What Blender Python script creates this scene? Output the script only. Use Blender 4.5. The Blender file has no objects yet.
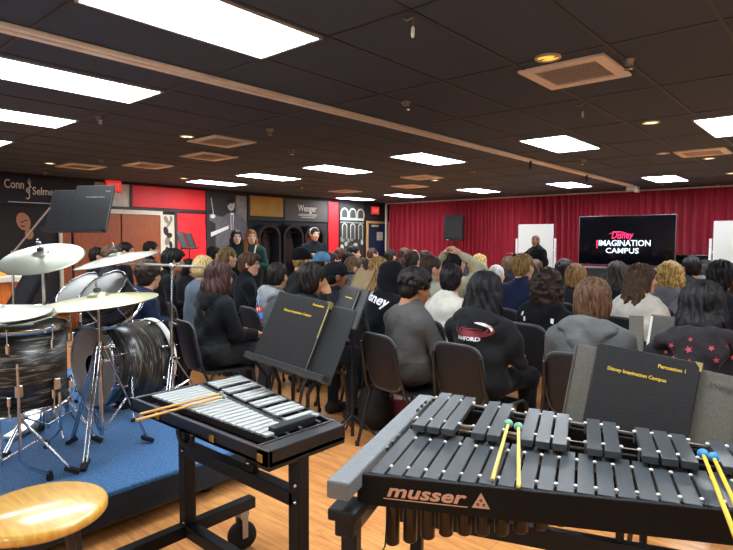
import bpy, bmesh, math, random
import numpy as np
from mathutils import Vector, Matrix, Euler
from mathutils.bvhtree import BVHTree

SC = bpy.context.scene
COL = SC.collection
random.seed(7)
rnd = random.Random(11)
R = math.radians

# ------------------------------------------------------------------ camera, world, exposure
CAM_Z = 1.40
CEIL = 2.62
FPX = 560.07
YAW, PITCH, ROLL = R(41.133), R(-3.496), R(0.229)

def cam_axes():
    f = Vector((-math.sin(YAW) * math.cos(PITCH), math.cos(YAW) * math.cos(PITCH), math.sin(PITCH)))
    r0 = Vector((math.cos(YAW), math.sin(YAW), 0))
    u0 = r0.cross(f)
    r = r0 * math.cos(ROLL) + u0 * math.sin(ROLL)
    u = -r0 * math.sin(ROLL) + u0 * math.cos(ROLL)
    return r, u, f
CR, CU, CF = cam_axes()
CO = Vector((0, 0, CAM_Z))
cd = bpy.data.cameras.new('camera')
cd.sensor_fit = 'HORIZONTAL'
cd.sensor_width = 36
cd.lens = FPX / 733 * 36
cd.clip_start = 0.02
cam = bpy.data.objects.new('camera', cd)
COL.objects.link(cam)
m3 = Matrix((CR, CU, -CF)).transposed()
cam.matrix_world = Matrix.Translation(CO) @ m3.to_4x4()
SC.camera = cam

SC.view_settings.view_transform = 'Standard'
SC.view_settings.look = 'None'
SC.view_settings.gamma = 1
SC.view_settings.exposure = 0.0
SC.view_settings.use_curve_mapping = False
PANEL = 30.0        # radiance of the fluorescent diffusers
w = bpy.data.worlds.new('world')
SC.world = w
w.use_nodes = True
w.node_tree.nodes['Background'].inputs[0].default_value = (0.75, 0.85, 1, 1)
w.node_tree.nodes['Background'].inputs[1].default_value = 0.05

# measured rays of the photograph: a pixel meets a real plane (floor, table top, wall) or a known distance
def ray(u, v):
    return CF + CR * ((u - 366.5) / FPX) - CU * ((v - 275) / FPX)
def zpl(u, v, z):
    d = ray(u, v); return CO + d * ((z - CAM_Z) / d.z)
def xpl(u, v, x):
    d = ray(u, v); return CO + d * (x / d.x)
def ypl(u, v, y):
    d = ray(u, v); return CO + d * (y / d.y)
def dep(u, v, d):
    return CO + ray(u, v) * d

# ------------------------------------------------------------------ materials
def lin(h):
    if isinstance(h, (tuple, list)): return tuple(h)[:3]
    h = h.lstrip('#')
    out = []
    for i in (0, 2, 4):
        c = int(h[i:i + 2], 16) / 255
        out.append(c / 12.92 if c <= .04045 else ((c + .055) / 1.055) ** 2.4)
    return tuple(out)

_M = {}
def mat(col, rough=.6, metal=0., var=.12, vscale=30., bump=0., bscale=200., stretch=(1, 1, 1), coat=0., spec=.5, sheen=0., key=''):
    k = (col, rough, metal, var, vscale, bump, bscale, stretch, coat, spec, sheen, key)
    if k in _M: return _M[k]
    c = lin(col)
    m = bpy.data.materials.new('material')
    m.use_nodes = True
    nt = m.node_tree; b = nt.nodes['Principled BSDF']
    b.inputs['Roughness'].default_value = rough
    b.inputs['Metallic'].default_value = metal
    b.inputs['Coat Weight'].default_value = coat
    b.inputs['Specular IOR Level'].default_value = spec
    if sheen:
        b.inputs['Sheen Weight'].default_value = sheen
        b.inputs['Sheen Roughness'].default_value = .4
    tc = nt.nodes.new('ShaderNodeTexCoord'); mp = nt.nodes.new('ShaderNodeMapping')
    mp.inputs['Scale'].default_value = stretch
    nt.links.new(tc.outputs['Object'], mp.inputs[0])
    nz = nt.nodes.new('ShaderNodeTexNoise'); nz.inputs['Scale'].default_value = vscale; nz.inputs['Detail'].default_value = 4
    nt.links.new(mp.outputs[0], nz.inputs['Vector'])
    rp = nt.nodes.new('ShaderNodeValToRGB')
    lo = tuple(max(0, x * (1 - var)) for x in c); hi = tuple(min(1, x * (1 + var)) for x in c)
    rp.color_ramp.elements[0].color = (*lo, 1); rp.color_ramp.elements[0].position = .3
    rp.color_ramp.elements[1].color = (*hi, 1); rp.color_ramp.elements[1].position = .7
    nt.links.new(nz.outputs['Fac'], rp.inputs[0]); nt.links.new(rp.outputs[0], b.inputs['Base Color'])
    if bump:
        n2 = nt.nodes.new('ShaderNodeTexNoise'); n2.inputs['Scale'].default_value = bscale; n2.inputs['Detail'].default_value = 3
        nt.links.new(mp.outputs[0], n2.inputs['Vector'])
        bp = nt.nodes.new('ShaderNodeBump'); bp.inputs['Strength'].default_value = bump; bp.inputs['Distance'].default_value = .01
        nt.links.new(n2.outputs['Fac'], bp.inputs['Height']); nt.links.new(bp.outputs[0], b.inputs['Normal'])
    _M[k] = m
    return m
def emit(col, s):
    k = ('emit', col, s)
    if k in _M: return _M[k]
    m = bpy.data.materials.new('material'); m.use_nodes = True
    b = m.node_tree.nodes['Principled BSDF']
    b.inputs['Base Color'].default_value = (*lin(col), 1)
    b.inputs['Emission Color'].default_value = (*lin(col), 1)
    b.inputs['Emission Strength'].default_value = s
    _M[k] = m
    return m
def wood(col, col2, scale=6., rough=.4, stretch=(1, 12, 12), coat=.0):
    k = ('wood', col, col2, scale, rough, stretch, coat)
    if k in _M: return _M[k]
    m = bpy.data.materials.new('material'); m.use_nodes = True
    nt = m.node_tree; b = nt.nodes['Principled BSDF']; b.inputs['Roughness'].default_value = rough
    b.inputs['Coat Weight'].default_value = coat; b.inputs['Coat Roughness'].default_value = .12
    tc = nt.nodes.new('ShaderNodeTexCoord'); mp = nt.nodes.new('ShaderNodeMapping'); mp.inputs['Scale'].default_value = stretch
    nt.links.new(tc.outputs['Object'], mp.inputs[0])
    nz = nt.nodes.new('ShaderNodeTexNoise'); nz.inputs['Scale'].default_value = scale; nz.inputs['Detail'].default_value = 6
    nz.inputs['Distortion'].default_value = .6
    nt.links.new(mp.outputs[0], nz.inputs['Vector'])
    rp = nt.nodes.new('ShaderNodeValToRGB')
    rp.color_ramp.elements[0].color = (*lin(col), 1); rp.color_ramp.elements[0].position = .35
    rp.color_ramp.elements[1].color = (*lin(col2), 1); rp.color_ramp.elements[1].position = .68
    nt.links.new(nz.outputs['Fac'], rp.inputs[0]); nt.links.new(rp.outputs[0], b.inputs['Base Color'])
    _M[k] = m
    return m

CHROME = mat('#c9ccd0', .16, 1., .05)
STEEL = mat('#8d8f92', .3, 1., .08)
BRASS = mat('#c8b48a', .28, 1., .1, 12)
BLACKMETAL = mat('#121317', .5, 0., .1, 30., 0., 200., (1, 1, 1), 0., .3)
BLACKPLASTIC = mat('#17171a', .38, 0., .1, 40, .08, 400)
RUBBER = mat('#0c0c0d', .8, 0., .1)
BLACKPAINT = mat('#121215', .3, 0., .1)

# ------------------------------------------------------------------ mesh building
class MB:
    def __init__(s): s.v = []; s.f = []; s.m = []; s.sm = []
    def add(s, verts, faces, mi=0, smooth=False, M=None):
        o = len(s.v)
        if M is not None: verts = [M @ Vector(p) for p in verts]
        s.v += [tuple(p) for p in verts]
        for f in faces:
            s.f.append(tuple(i + o for i in f)); s.m.append(mi); s.sm.append(smooth)
        return s
    def bm(s, b, mi=0, smooth=False, M=None):
        b.verts.index_update()
        s.add([tuple(v.co) for v in b.verts], [[v.index for v in f.verts] for f in b.faces], mi, smooth, M)
        b.free(); return s
    def box(s, c, size, bev=0., mi=0, M=None, seg=2):
        b = bmesh.new(); bmesh.ops.create_cube(b, size=1)
        for v in b.verts: v.co = Vector((v.co.x * size[0], v.co.y * size[1], v.co.z * size[2]))
        if bev: bmesh.ops.bevel(b, geom=list(b.edges), offset=bev, segments=seg, affect='EDGES', profile=.5)
        T = Matrix.Translation(Vector(c))
        return s.bm(b, mi, False, (M @ T) if M is not None else T)
    def bar(s, a, b_, wd, ht, bev=0., mi=0, up=(0, 0, 1)):
        a = Vector(a); b_ = Vector(b_); d = b_ - a; L = d.length; x = d.normalized()
        u = Vector(up); y = u.cross(x)
        if y.length < 1e-4: y = Vector((1, 0, 0)).cross(x)
        y.normalize(); z = x.cross(y)
        M = Matrix((x, y, z)).transposed().to_4x4(); M.translation = (a + b_) / 2
        return s.box((0, 0, 0), (L, wd, ht), bev, mi, M)
    def tube(s, pts, r, seg=10, mi=0, cap=True, M=None):
        pts = [Vector(p) for p in pts]; n = len(pts)
        rs = r if isinstance(r, (list, tuple)) else [r] * n
        vs = []; fs = []
        t0 = (pts[1] - pts[0]).normalized()
        nrm = t0.orthogonal().normalized()
        for i, p in enumerate(pts):
            t = (pts[min(i + 1, n - 1)] - pts[max(i - 1, 0)]).normalized()
            nrm = (nrm - t * nrm.dot(t))
            if nrm.length < 1e-6: nrm = t.orthogonal()
            nrm.normalize(); bn = t.cross(nrm)
            for k in range(seg):
                a = 2 * math.pi * k / seg
                vs.append(p + (nrm * math.cos(a) + bn * math.sin(a)) * rs[i])
        for i in range(n - 1):
            for k in range(seg):
                k2 = (k + 1) % seg
                fs.append((i * seg + k, i * seg + k2, (i + 1) * seg + k2, (i + 1) * seg + k))
        s.add(vs, fs, mi, True, M)
        if cap:
            s.add(vs[:seg], [tuple(reversed(range(seg)))], mi, False, M)
            s.add(vs[-seg:], [tuple(range(seg))], mi, False, M)
        return s
    def lathe(s, prof, seg=32, mi=0, M=None, cap=(False, False), smooth=True, arc=None):
        vs = []; fs = []; n = len(prof)
        for r, z in prof:
            for k in range(seg):
                a = 2 * math.pi * k / seg
                vs.append((r * math.cos(a), r * math.sin(a), z))
        for i in range(n - 1):
            for k in range(seg):
                k2 = (k + 1) % seg
                fs.append((i * seg + k, i * seg + k2, (i + 1) * seg + k2, (i + 1) * seg + k))
        s.add(vs, fs, mi, smooth, M)
        if cap[0]: s.add(vs[:seg], [tuple(reversed(range(seg)))], mi, False, M)
        if cap[1]: s.add(vs[-seg:], [tuple(range(seg))], mi, False, M)
        return s
    def ball(s, c, r, mi=0, M=None, seg=14, sc=(1, 1, 1)):
        b = bmesh.new(); bmesh.ops.create_uvsphere(b, u_segments=seg, v_segments=max(6, seg // 2 + 1), radius=1)
        for v in b.verts: v.co = Vector((v.co.x * r * sc[0] + c[0], v.co.y * r * sc[1] + c[1], v.co.z * r * sc[2] + c[2]))
        return s.bm(b, mi, True, M)
    def prism(s, poly, h, mi=0, M=None, both=True):
        n = len(poly)
        vs = [(p[0], p[1], 0) for p in poly] + [(p[0], p[1], h) for p in poly]
        fs = [tuple(range(n, 2 * n))]
        if both: fs.append(tuple(reversed(range(n))))
        fs += [(i, (i + 1) % n, n + (i + 1) % n, n + i) for i in range(n)]
        return s.add(vs, fs, mi, False, M)
    def mesh(s, name, mats):
        me = bpy.data.meshes.new(name)
        me.from_pydata(s.v, [], s.f)
        for m in (mats if isinstance(mats, (list, tuple)) else [mats]): me.materials.append(m)
        me.polygons.foreach_set('material_index', s.m)
        me.polygons.foreach_set('use_smooth', s.sm)
        me.update()
        return me
    def build(s, name, mats, parent=None, loc=None):
        return link(name, s.mesh(name, mats), parent, loc)

def link(name, me, parent=None, loc=None, M=None):
    o = bpy.data.objects.new(name, me); COL.objects.link(o)
    if parent is not None: o.parent = parent
    if loc is not None: o.location = loc
    if M is not None: o.matrix_local = M
    return o
def tag(o, label=None, cat=None, group=None, kind=None):
    if label: o['label'] = label
    if cat: o['category'] = cat
    if group: o['group'] = group
    if kind: o['kind'] = kind
    return o
def thing(name, label, cat, loc=(0, 0, 0), rz=0., group=None):
    o = bpy.data.objects.new(name, None); COL.objects.link(o)
    o.empty_display_size = .1
    o.location = loc; o.rotation_euler = (0, 0, rz)
    return tag(o, label, cat, group)
def struct(name, mb, m):
    return tag(mb.build(name, m), kind='structure')
KIDS = {}
def dup(root, loc, rz, label, group=None):
    kids = [o for o in COL.objects if o.parent == root]
    r = root.copy(); COL.objects.link(r); r.location = loc; r.rotation_euler = (0, 0, rz)
    r['label'] = label
    if group: r['group'] = group
    for ch in kids:
        c = ch.copy(); COL.objects.link(c); c.parent = r
        for g in [o for o in COL.objects if o.parent == ch]:
            d = g.copy(); COL.objects.link(d); d.parent = c
    return r

def text_mb(body, size=1., ext=.001, shear=0., bold=0., align='LEFT', res=3, sx=1., space=1.):
    cu = bpy.data.curves.new('lettering', 'FONT')
    cu.body = body; cu.size = size; cu.extrude = ext; cu.shear = shear; cu.offset = bold; cu.align_x = align
    cu.resolution_u = res; cu.space_character = space
    o = bpy.data.objects.new('lettering', cu); COL.objects.link(o)
    dg = bpy.context.evaluated_depsgraph_get()
    me = bpy.data.meshes.new_from_object(o.evaluated_get(dg))
    b = MB(); b.add([(v.co.x * sx, v.co.y, v.co.z) for v in me.vertices], [tuple(p.vertices) for p in me.polygons])
    bpy.data.objects.remove(o); bpy.data.curves.remove(cu); bpy.data.meshes.remove(me)
    return b
def xf(b, M):
    b.v = [tuple(M @ Vector(p)) for p in b.v]; return b
def frame(o, x, y):
    x = Vector(x).normalized(); y = Vector(y); y = (y - x * y.dot(x)).normalized(); z = x.cross(y)
    M = Matrix((x, y, z)).transposed().to_4x4(); M.translation = Vector(o); return M
# ------------------------------------------------------------------ room shell
XL, XR, YB, YF = -11.6, 4.5, -4.5, 14.75
def floor_mat():
    m = bpy.data.materials.new('floor_laminate'); m.use_nodes = True
    nt = m.node_tree; b = nt.nodes['Principled BSDF']
    b.inputs['Roughness'].default_value = .3
    b.inputs['Coat Weight'].default_value = .25; b.inputs['Coat Roughness'].default_value = .15
    tc = nt.nodes.new('ShaderNodeTexCoord'); mp = nt.nodes.new('ShaderNodeMapping')
    mp.inputs['Rotation'].default_value = (0, 0, R(0))
    nt.links.new(tc.outputs['Object'], mp.inputs[0])
    br = nt.nodes.new('ShaderNodeTexBrick')
    br.inputs['Scale'].default_value = 1; br.inputs['Brick Width'].default_value = 1.2; br.inputs['Row Height'].default_value = .2
    br.inputs['Mortar Size'].default_value = .0015; br.inputs['Color1'].default_value = (*lin('#c27f45'), 1)
    br.inputs['Color2'].default_value = (*lin('#dd9d5c'), 1); br.inputs['Mortar'].default_value = (*lin('#6a4020'), 1)
    br.offset = .37
    nt.links.new(mp.outputs[0], br.inputs['Vector'])
    m2 = nt.nodes.new('ShaderNodeMapping'); m2.inputs['Scale'].default_value = (1.6, 16, 1)
    nt.links.new(tc.outputs['Object'], m2.inputs[0])
    nz = nt.nodes.new('ShaderNodeTexNoise'); nz.inputs['Scale'].default_value = 2.2; nz.inputs['Detail'].default_value = 7; nz.inputs['Distortion'].default_value = 1.2
    nt.links.new(m2.outputs[0], nz.inputs['Vector'])
    rp = nt.nodes.new('ShaderNodeValToRGB')
    rp.color_ramp.elements[0].color = (*lin('#a8622f'), 1); rp.color_ramp.elements[0].position = .36
    rp.color_ramp.elements[1].color = (*lin('#e6a866'), 1); rp.color_ramp.elements[1].position = .62
    nt.links.new(nz.outputs['Fac'], rp.inputs[0])
    mx = nt.nodes.new('ShaderNodeMix'); mx.data_type = 'RGBA'; mx.inputs['Factor'].default_value = .5
    nt.links.new(br.outputs['Color'], mx.inputs['A']); nt.links.new(rp.outputs[0], mx.inputs['B'])
    nt.links.new(mx.outputs['Result'], b.inputs['Base Color'])
    return m
b = MB(); b.add([(XL, YB, 0), (XR, YB, 0), (XR, YF, 0), (XL, YF, 0)], [(0, 1, 2, 3)])
b.add([(XL, YB, -.1), (XR, YB, -.1), (XR, YF, -.1), (XL, YF, -.1)], [(3, 2, 1, 0)])
struct('floor', b, floor_mat())

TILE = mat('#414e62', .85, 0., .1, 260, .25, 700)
TBAR = mat('#2c3542', .5, 0., .05)
b = MB()
b.add([(XL, YB, CEIL), (XR, YB, CEIL), (XR, YF, CEIL), (XL, YF, CEIL)], [(3, 2, 1, 0)])
b.add([(XL, YB, CEIL + .1), (XR, YB, CEIL + .1), (XR, YF, CEIL + .1), (XL, YF, CEIL + .1)], [(0, 1, 2, 3)])
i = math.ceil(XL / .61)
while i * .61 < XR:
    b.box((i * .61, (YB + YF) / 2, CEIL - .001), (.024, YF - YB, .008), 0, 1); i += 1
j = math.ceil(YB / 1.22)
while j * 1.22 < YF:
    b.box(((XL + XR) / 2, j * 1.22, CEIL - .0015), (XR - XL, .024, .007), 0, 1); j += 1
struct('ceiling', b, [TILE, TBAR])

WALLDK = mat('#23242a', .75, 0., .06, 8)
b = MB(); b.box((XL - .06, (YB + YF) / 2, CEIL / 2), (.12, YF - YB + .24, CEIL + .2)); struct('wall_left', b, WALLDK)
b = MB(); b.box(((XL + XR) / 2, YF + .06, CEIL / 2), (XR - XL, .12, CEIL + .2)); struct('wall_front', b, WALLDK)
WALLW = mat('#c9c6c0', .8, 0., .05, 6)
b = MB(); b.box((XR + .06, (YB + YF) / 2, CEIL / 2), (.12, YF - YB + .24, CEIL + .2)); struct('wall_right', b, WALLW)
b = MB(); b.box(((XL + XR) / 2, YB - .06, CEIL / 2), (XR - XL, .12, CEIL + .2)); struct('wall_back', b, WALLW)

# fluorescent troffers: 2 x 4 ft cells of the ceiling grid
LIGHTN = [0]
def troffer(x, y, label, first=[None]):
    if first[0] is None:
        t = thing('ceiling_light', label, 'light', (x, y, CEIL), 0, 'fluorescent ceiling lights')
        f = MB()
        for sx, sy, wx, wy in ((-.285, 0, .02, 1.2), (.285, 0, .02, 1.2), (0, -.59, .59, .02), (0, .59, .59, .02)):
            f.box((sx, sy, -.007), (wx, wy, .014), .003)
        f.build('frame', mat('#b9bcc0', .4), t)
        d = MB(); d.box((0, 0, -.0055), (.55, 1.16, .006)); d.build('diffuser', emit('#f2f8ff', PANEL), t)
        first[0] = t; return t
    return dup(first[0], (x, y, CEIL), 0, label)
def cell(kx, ky): return ((kx + .5) * .61, (ky + .5) * 1.22)
LT = [((-2.76, 1.82), 'largest ceiling light, cut off by the top edge of the photo'),
      ((-4.63, 1.83), 'long ceiling light at upper left, below the beige track'),
      ((-6.33, 1.84), 'second ceiling light from the top at the left edge'),
      (cell(-14, 1), 'sliver of ceiling light at the left edge above the wall sign'),
      ((-2.84, 6.95), 'ceiling light right of the middle, between the beige track and the big vent'),
      ((-4.84, 6.95), 'ceiling light in the centre, just left below the beige track'),
      ((-6.74, 6.98), 'ceiling light left of centre, above the gold wall panel'),
      ((-8.55, 6.95), 'ceiling light above the portrait poster'),
      ((-10.3, 6.95), 'ceiling light right above the red wall banner'),
      ((-1.0, 7.0), 'ceiling light at the right edge of the photo'),
      ((-2.83, 12.0), 'ceiling light above the right end of the television'),
      ((-4.7, 12.0), 'ceiling light above the left whiteboard'),
      ((-6.9, 12.0), 'ceiling light between the black speaker and the whiteboard'),
      ((-9.2, 12.1), 'ceiling light over the left end of the red curtain'),
      ((-11.0, 12.1), 'far ceiling light beside the black and white arches picture'),
      (cell(-2, 1), 'ceiling light overhead, out of frame'), (cell(1, 1), 'ceiling light overhead right, out of frame'),
      (cell(1, 5), 'ceiling light far right, out of frame'), (cell(4, 3), 'ceiling light near right wall, out of frame'),
      (cell(-2, -3), 'ceiling light behind the viewer, out of frame'), (cell(-5, -3), 'ceiling light behind left of the viewer, out of frame'),
      (cell(-8, -3), 'ceiling light farther behind left, out of frame'), (cell(1, -3), 'ceiling light behind right, out of frame'),
      ((-.9, 12.0), 'ceiling light over the right whiteboard, out of frame')]
for (x, y), lab in LT: troffer(x, y, lab)

# partition track: a long beige double rail under the ceiling
t = thing('partition_track', 'long beige double rail crossing the dark ceiling', 'track', (0, 0, 0))
xa = zpl(120, 53, CEIL).x
BEIGE = mat('#fff3ea', .45, 0., .08, 5)
b = MB(); b.box((xa - .035, 4.2, CEIL - .022), (.05, 17.3, .036), .004); b.box((xa + .03, 4.2, CEIL - .02), (.028, 17.3, .032), .004)
b.build('rail', BEIGE, t)
b = MB(); b.box((xa + .004, 4.2, CEIL - .012), (.025, 17.3, .014)); b.build('slot', mat('#2a2320', .6), t)
b = MB()
b.box((xa, 12.94, CEIL - .07), (.22, .22, .1), .02); b.box((xa + .09, 12.9, CEIL - .13), (.1, .12, .06), .015)
b.build('end_bracket', mat('#b8b0a6', .5), t)
for (yy, nm) in ((7.9, 0), (10.2, 0)):
    b = MB(); b.box((xa, yy, CEIL - .09), (.03, .03, .12), .004); b.build('hanger', BLACKMETAL, t)

# vents
def vent(c, rz, sx, sy, label, first={}):
    key = (sx, sy)
    if key not in first:
        t = thing('ceiling_vent', label, 'vent', (c[0], c[1], CEIL), rz, 'ceiling air vents')
        f = MB()
        wd = .085
        f.box((-sx / 2 + wd / 2, 0, -.01), (wd, sy, .02), .004); f.box((sx / 2 - wd / 2, 0, -.01), (wd, sy, .02), .004)
        f.box((0, -sy / 2 + wd / 2, -.01), (sx - 2 * wd, wd, .02), .004); f.box((0, sy / 2 - wd / 2, -.01), (sx - 2 * wd, wd, .02), .004)
        f.build('frame', mat('#fbeee6', .55, 0, .05), t)
        g = MB(); g.box((0, 0, -.003), (sx - 2 * wd, sy - 2 * wd, .004)); g.build('backing', mat('#3a322e', .9), t)
        g = MB(); n = int((sy - 2 * wd) / .045)
        for k in range(n):
            y = -sy / 2 + wd + .022 + k * .045
            g.box((0, 0, 0), (sx - 2 * wd, .034, .004), 0, 0, Matrix.Translation((0, y, -.012)) @ Matrix.Rotation(R(35), 4, 'X'))
        g.build('slats', mat('#e6d6cc', .5, 0, .05), t)
        first[key] = t; return t
    return dup(first[key], (c[0], c[1], CEIL), rz, label)
for (u, v, sx, sy, rz, lab) in [
    (575, 72, .6, .6, 0, 'largest ceiling vent, beige square grille near the yellow downlight'),
    (703, 152, .6, .6, 0, 'beige ceiling vent under the right edge ceiling light'),
    (222, 141, .6, .6, 0, 'beige vent at left, nearest of the cluster over the red banner'),
    (209, 156, .6, .6, 0, 'beige vent at left, middle one of the cluster'),
    (148, 165, .6, .6, 0, 'pinkish vent above the left end of the red banner'),
    (81, 166, .6, .6, 0, 'beige vent over the lettered wall sign'),
    (422, 177, .6, .6, 0, 'beige vent in the far middle beside a round downlight'),
    (410, 186, .6, .6, 0, 'beige vent above the left end of the red curtain'),
    (345, 191, .6, .6, 0, 'faint vent over the narrow red wall banner')]:
    c = zpl(u, v, CEIL); vent(c, rz, sx, sy, lab)

# downlights
def downlight(u, v, r, col, s, label, first={}):
    c = zpl(u, v, CEIL)
    key = (col, s, r)
    if key not in first:
        t = thing('downlight', label, 'light', c, 0, 'round ceiling downlights')
        b = MB(); b.lathe([(r, .0), (r, -.012), (r * .82, -.014), (r * .8, -.004)], 32); b.build('trim_ring', mat('#c8bda6', .4, .3), t)
        b = MB(); b.lathe([(0.001, -.006), (r * .8, -.004)], 32); b.build('lamp', emit(col, s), t)
        first[key] = t; return t
    return dup(first[key], c, 0, label)
for a in [(548, 57, .085, '#ffd257', 1.0, 'yellow round downlight beside the largest ceiling vent'),
          (651, 122, .085, '#fff0b8', 2.5, 'round warm downlight right of the middle of the ceiling'),
          (663, 153, .085, '#e9e4da', .6, 'dim round disc on the ceiling touching the right vent'),
          (709, 158, .085, '#fff0b8', 4, 'bright round downlight below the right vent'),
          (435, 180, .085, '#fff4c8', 4, 'round downlight beside the far middle vent'),
          (187, 136, .085, '#fff2c0', 4, 'round downlight left of the vent cluster'),
          (50, 163, .085, '#fff0c0', 4, 'round downlight above the lettered sign at left'),
          (184, 178, .085, '#fff0c0', 4, 'round downlight over the red banner'),
          (731, 173, .085, '#fff0c0', 4, 'round downlight at the right edge of the photo')]:
    downlight(*a)

# sprinklers
def sprinkler(u, v, label, first=[None]):
    c = zpl(u, v, CEIL)
    if first[0] is None:
        t = thing('sprinkler', label, 'sprinkler', c, 0, 'ceiling sprinkler heads')
        b = MB(); b.lathe([(.045, 0), (.045, -.006), (.03, -.012), (.03, -.03), (.018, -.034)], 20, cap=(False, True)); b.build('cup', STEEL, t)
        b = MB(); b.tube([(.014, 0, -.03), (.012, 0, -.06)], .004, 6); b.tube([(-.014, 0, -.03), (-.012, 0, -.06)], .004, 6)
        b.lathe([(.004, -.062), (.028, -.06), (.028, -.064), (.004, -.066)], 16); b.build('deflector', CHROME, t)
        first[0] = t; return t
    return dup(first[0], c, 0, label)
for a in [(406, 102, 'chrome sprinkler under the ceiling in the upper middle'), (270, 129, 'chrome sprinkler left of the beige track'),
          (100, 117, 'sprinkler beside the second ceiling light at left'), (629, 60, 'grey sprinkler at the corner of the largest vent'),
          (101, 160, 'small sprinkler at far left above the banner'), (584, 160, 'small sprinkler below the right of middle ceiling light'),
          (473, 171, 'small sprinkler in the far middle of the ceiling'), (662, 184, 'small white sprinkler above the curtain track'),
          (292, 150, 'tiny dark sprinkler left of the ceiling centre'), (45, 172, 'small sprinkler just above the lettered sign'), (302, 187, 'tiny sprinkler over the dark wall lockers')]:
    sprinkler(*a)
def pull(u, v, L, label):
    c = zpl(u, v, CEIL)
    t = thing('pull_cord', label, 'cord', c, 0)
    b = MB(); b.tube([(0, 0, 0), (0, 0, -L)], .003, 6); b.build('cord', mat('#6a6a68', .5), t)
    b = MB(); b.lathe([(.004, -L), (.01, -L - .01), (.011, -L - .045), (.007, -L - .06)], 12, cap=(True, True)); b.build('handle', mat('#e6dfc8', .4), t)
    b = MB(); b.tube([(-.05, -.02, -.005), (-.03, -.02, -.022), (0, 0, -.006)], .007, 6); b.build('hook', STEEL, t)
pull(413, 16, .055, 'pull cord with a pale handle hanging from the ceiling at top middle')
pull(583, 104, .06, 'short dark pull cord hanging above the right of middle ceiling light')

# ------------------------------------------------------------------ front wall: curtain
YC = 14.0
xa_c = ypl(389.5, 230, YC).x
b = MB()
cols = []
rr = random.Random(3); x = xa_c; ph = 0.
xs = []
while x < XR - .1:
    xs.append(x); x += .016
N = len(xs); zs = [.02, .5, 1., 1.5, 2.0, 2.3, 2.42, 2.5, 2.612]
ph = 0.; row = []
phs = []
for k in range(N):
    ph += .016 / (.155 + .05 * math.sin(xs[k] * 1.7) + .03 * math.sin(xs[k] * 5.3 + 1)) * 2 * math.pi
    phs.append(ph)
vs = []; fs = []
for zi, z in enumerate(zs):
    for k in range(N):
        a = .075 * (1 if z < 2.4 else .5) * (.75 + .35 * math.sin(xs[k] * 2.3 + 2))
        y = YC + a * math.sin(phs[k] + .35 * math.sin(z * 2.1 + xs[k] * 3)) + .018 * math.sin(phs[k] * 2.1 + z)
        vs.append((xs[k], y, z))
for zi in range(len(zs) - 1):
    for k in range(N - 1):
        fs.append((zi * N + k, zi * N + k + 1, (zi + 1) * N + k + 1, (zi + 1) * N + k))
b.add(vs, fs, 0, True)
o = b.build('curtain', mat('#921d31', .8, 0., .14, 25, .15, 300, (1, 1, .2), 0, .25, .2))
tag(o, 'long pleated red curtain across the front wall', 'curtain')
t = thing('curtain_track', 'pale rail along the top of the red curtain', 'track', (0, 0, 0))
b = MB(); b.box(((xa_c + XR) / 2, YC - .15, 2.575), (XR - xa_c, .05, .035), .006); b.build('rail', mat('#b9aeb0', .45), t)
b = MB(); b.box((xa_c - .035, YC - .13, 1.3), (.05, .06, 2.55), .004); b.build('end_post', mat('#b0a9a4', .5), t)
k = 0
xx = xa_c + 1.0
while xx < 3.5:
    b = MB(); b.box((xx, YC - .15, 2.606), (.03, .03, .03)); b.build('hanger', STEEL, t); xx += 1.6

# ------------------------------------------------------------------ left wall dressing (wall plane x = XL)
def panel(u0, v0, u1, v1, dx=.02):
    """pixel box on the left wall -> y0,y1,z0,z1"""
    a = xpl(u0, v0, XL); c = xpl(u1, v1, XL)
    return min(a.y, c.y), max(a.y, c.y), min(a.z, c.z), max(a.z, c.z)
def wallbox(mb, y0, y1, z0, z1, th=.02, off=0., mi=0, bev=0.):
    mb.box((XL + .003 + off + th / 2, (y0 + y1) / 2, (z0 + z1) / 2), (th, y1 - y0, z1 - z0), bev, mi)
WM = Matrix(((0, 0, 1, 0), (1, 0, 0, 0), (0, 1, 0, 0), (0, 0, 0, 1)))   # local x->world y, local y->world z, local z->world x
def wallM(y, z, off): 
    M = WM.copy(); M.translation = Vector((XL + .003 + off, y, z)); return M

RED = mat('#e0222c', .55, 0., .06, 4, .05, 300)
REDLINEN = RED
def walltext(t, body, u0, u1, v, hs, m, bold=.003):
    a, c = xpl(u0, v, XL), xpl(u1, v, XL)
    tb = text_mb(body, 1., .006, bold=bold)
    xs_ = [p[0] for p in tb.v]; k = (c.y - a.y) / (max(xs_) - min(xs_)); x0_ = min(xs_)
    M = WM.copy(); M.translation = Vector((XL + .038, a.y, a.z))
    tb.v = [((p[0] - x0_) * k, p[1] * k * hs, p[2]) for p in tb.v]
    xf(tb, M); tb.build('lettering', m, t)
t = thing('wall_sign', 'dark wall sign with white lettering Conn Selmer and a clef', 'sign', (0, 0, 0))
b = MB(); wallbox(b, 2.2, 4.37, 2.06, 2.56, .03); b.build('board', mat('#1d2230', .6, 0, .05), t)
WHT = mat('#e8e6df', .5, 0, .03)
ya, yb = 3.36, 4.2
walltext(t, 'Conn', 3.6, 23.2, 187.6, 1.55, WHT)
walltext(t, 'Selmer', 32, 56, 194.5, 1.35, WHT)
cq = xpl(27.5, 187.5, XL)
b = MB(); pts = []
for k in range(36):
    s_ = k / 35; a = s_ * 8.5; r_ = .05 * (1 - s_ * .8)
    pts.append((math.cos(a + 1.2) * r_ * .8 * (1 - .0 * s_), -.06 + math.sin(a + 1.2) * r_, 0))
b.tube(pts, .008, 6, M=wallM(cq.y, cq.z, .04))
b.tube([(-.04, -.19, 0), (-.015, -.215, 0), (.014, -.19, 0), (.012, -.05, 0), (.035, .1, 0), (.02, .16, 0), (-.005, .1, 0), (.05, .0, 0)], .009, 6, M=wallM(cq.y, cq.z, .04))
b.build('clef', WHT, t)
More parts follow.
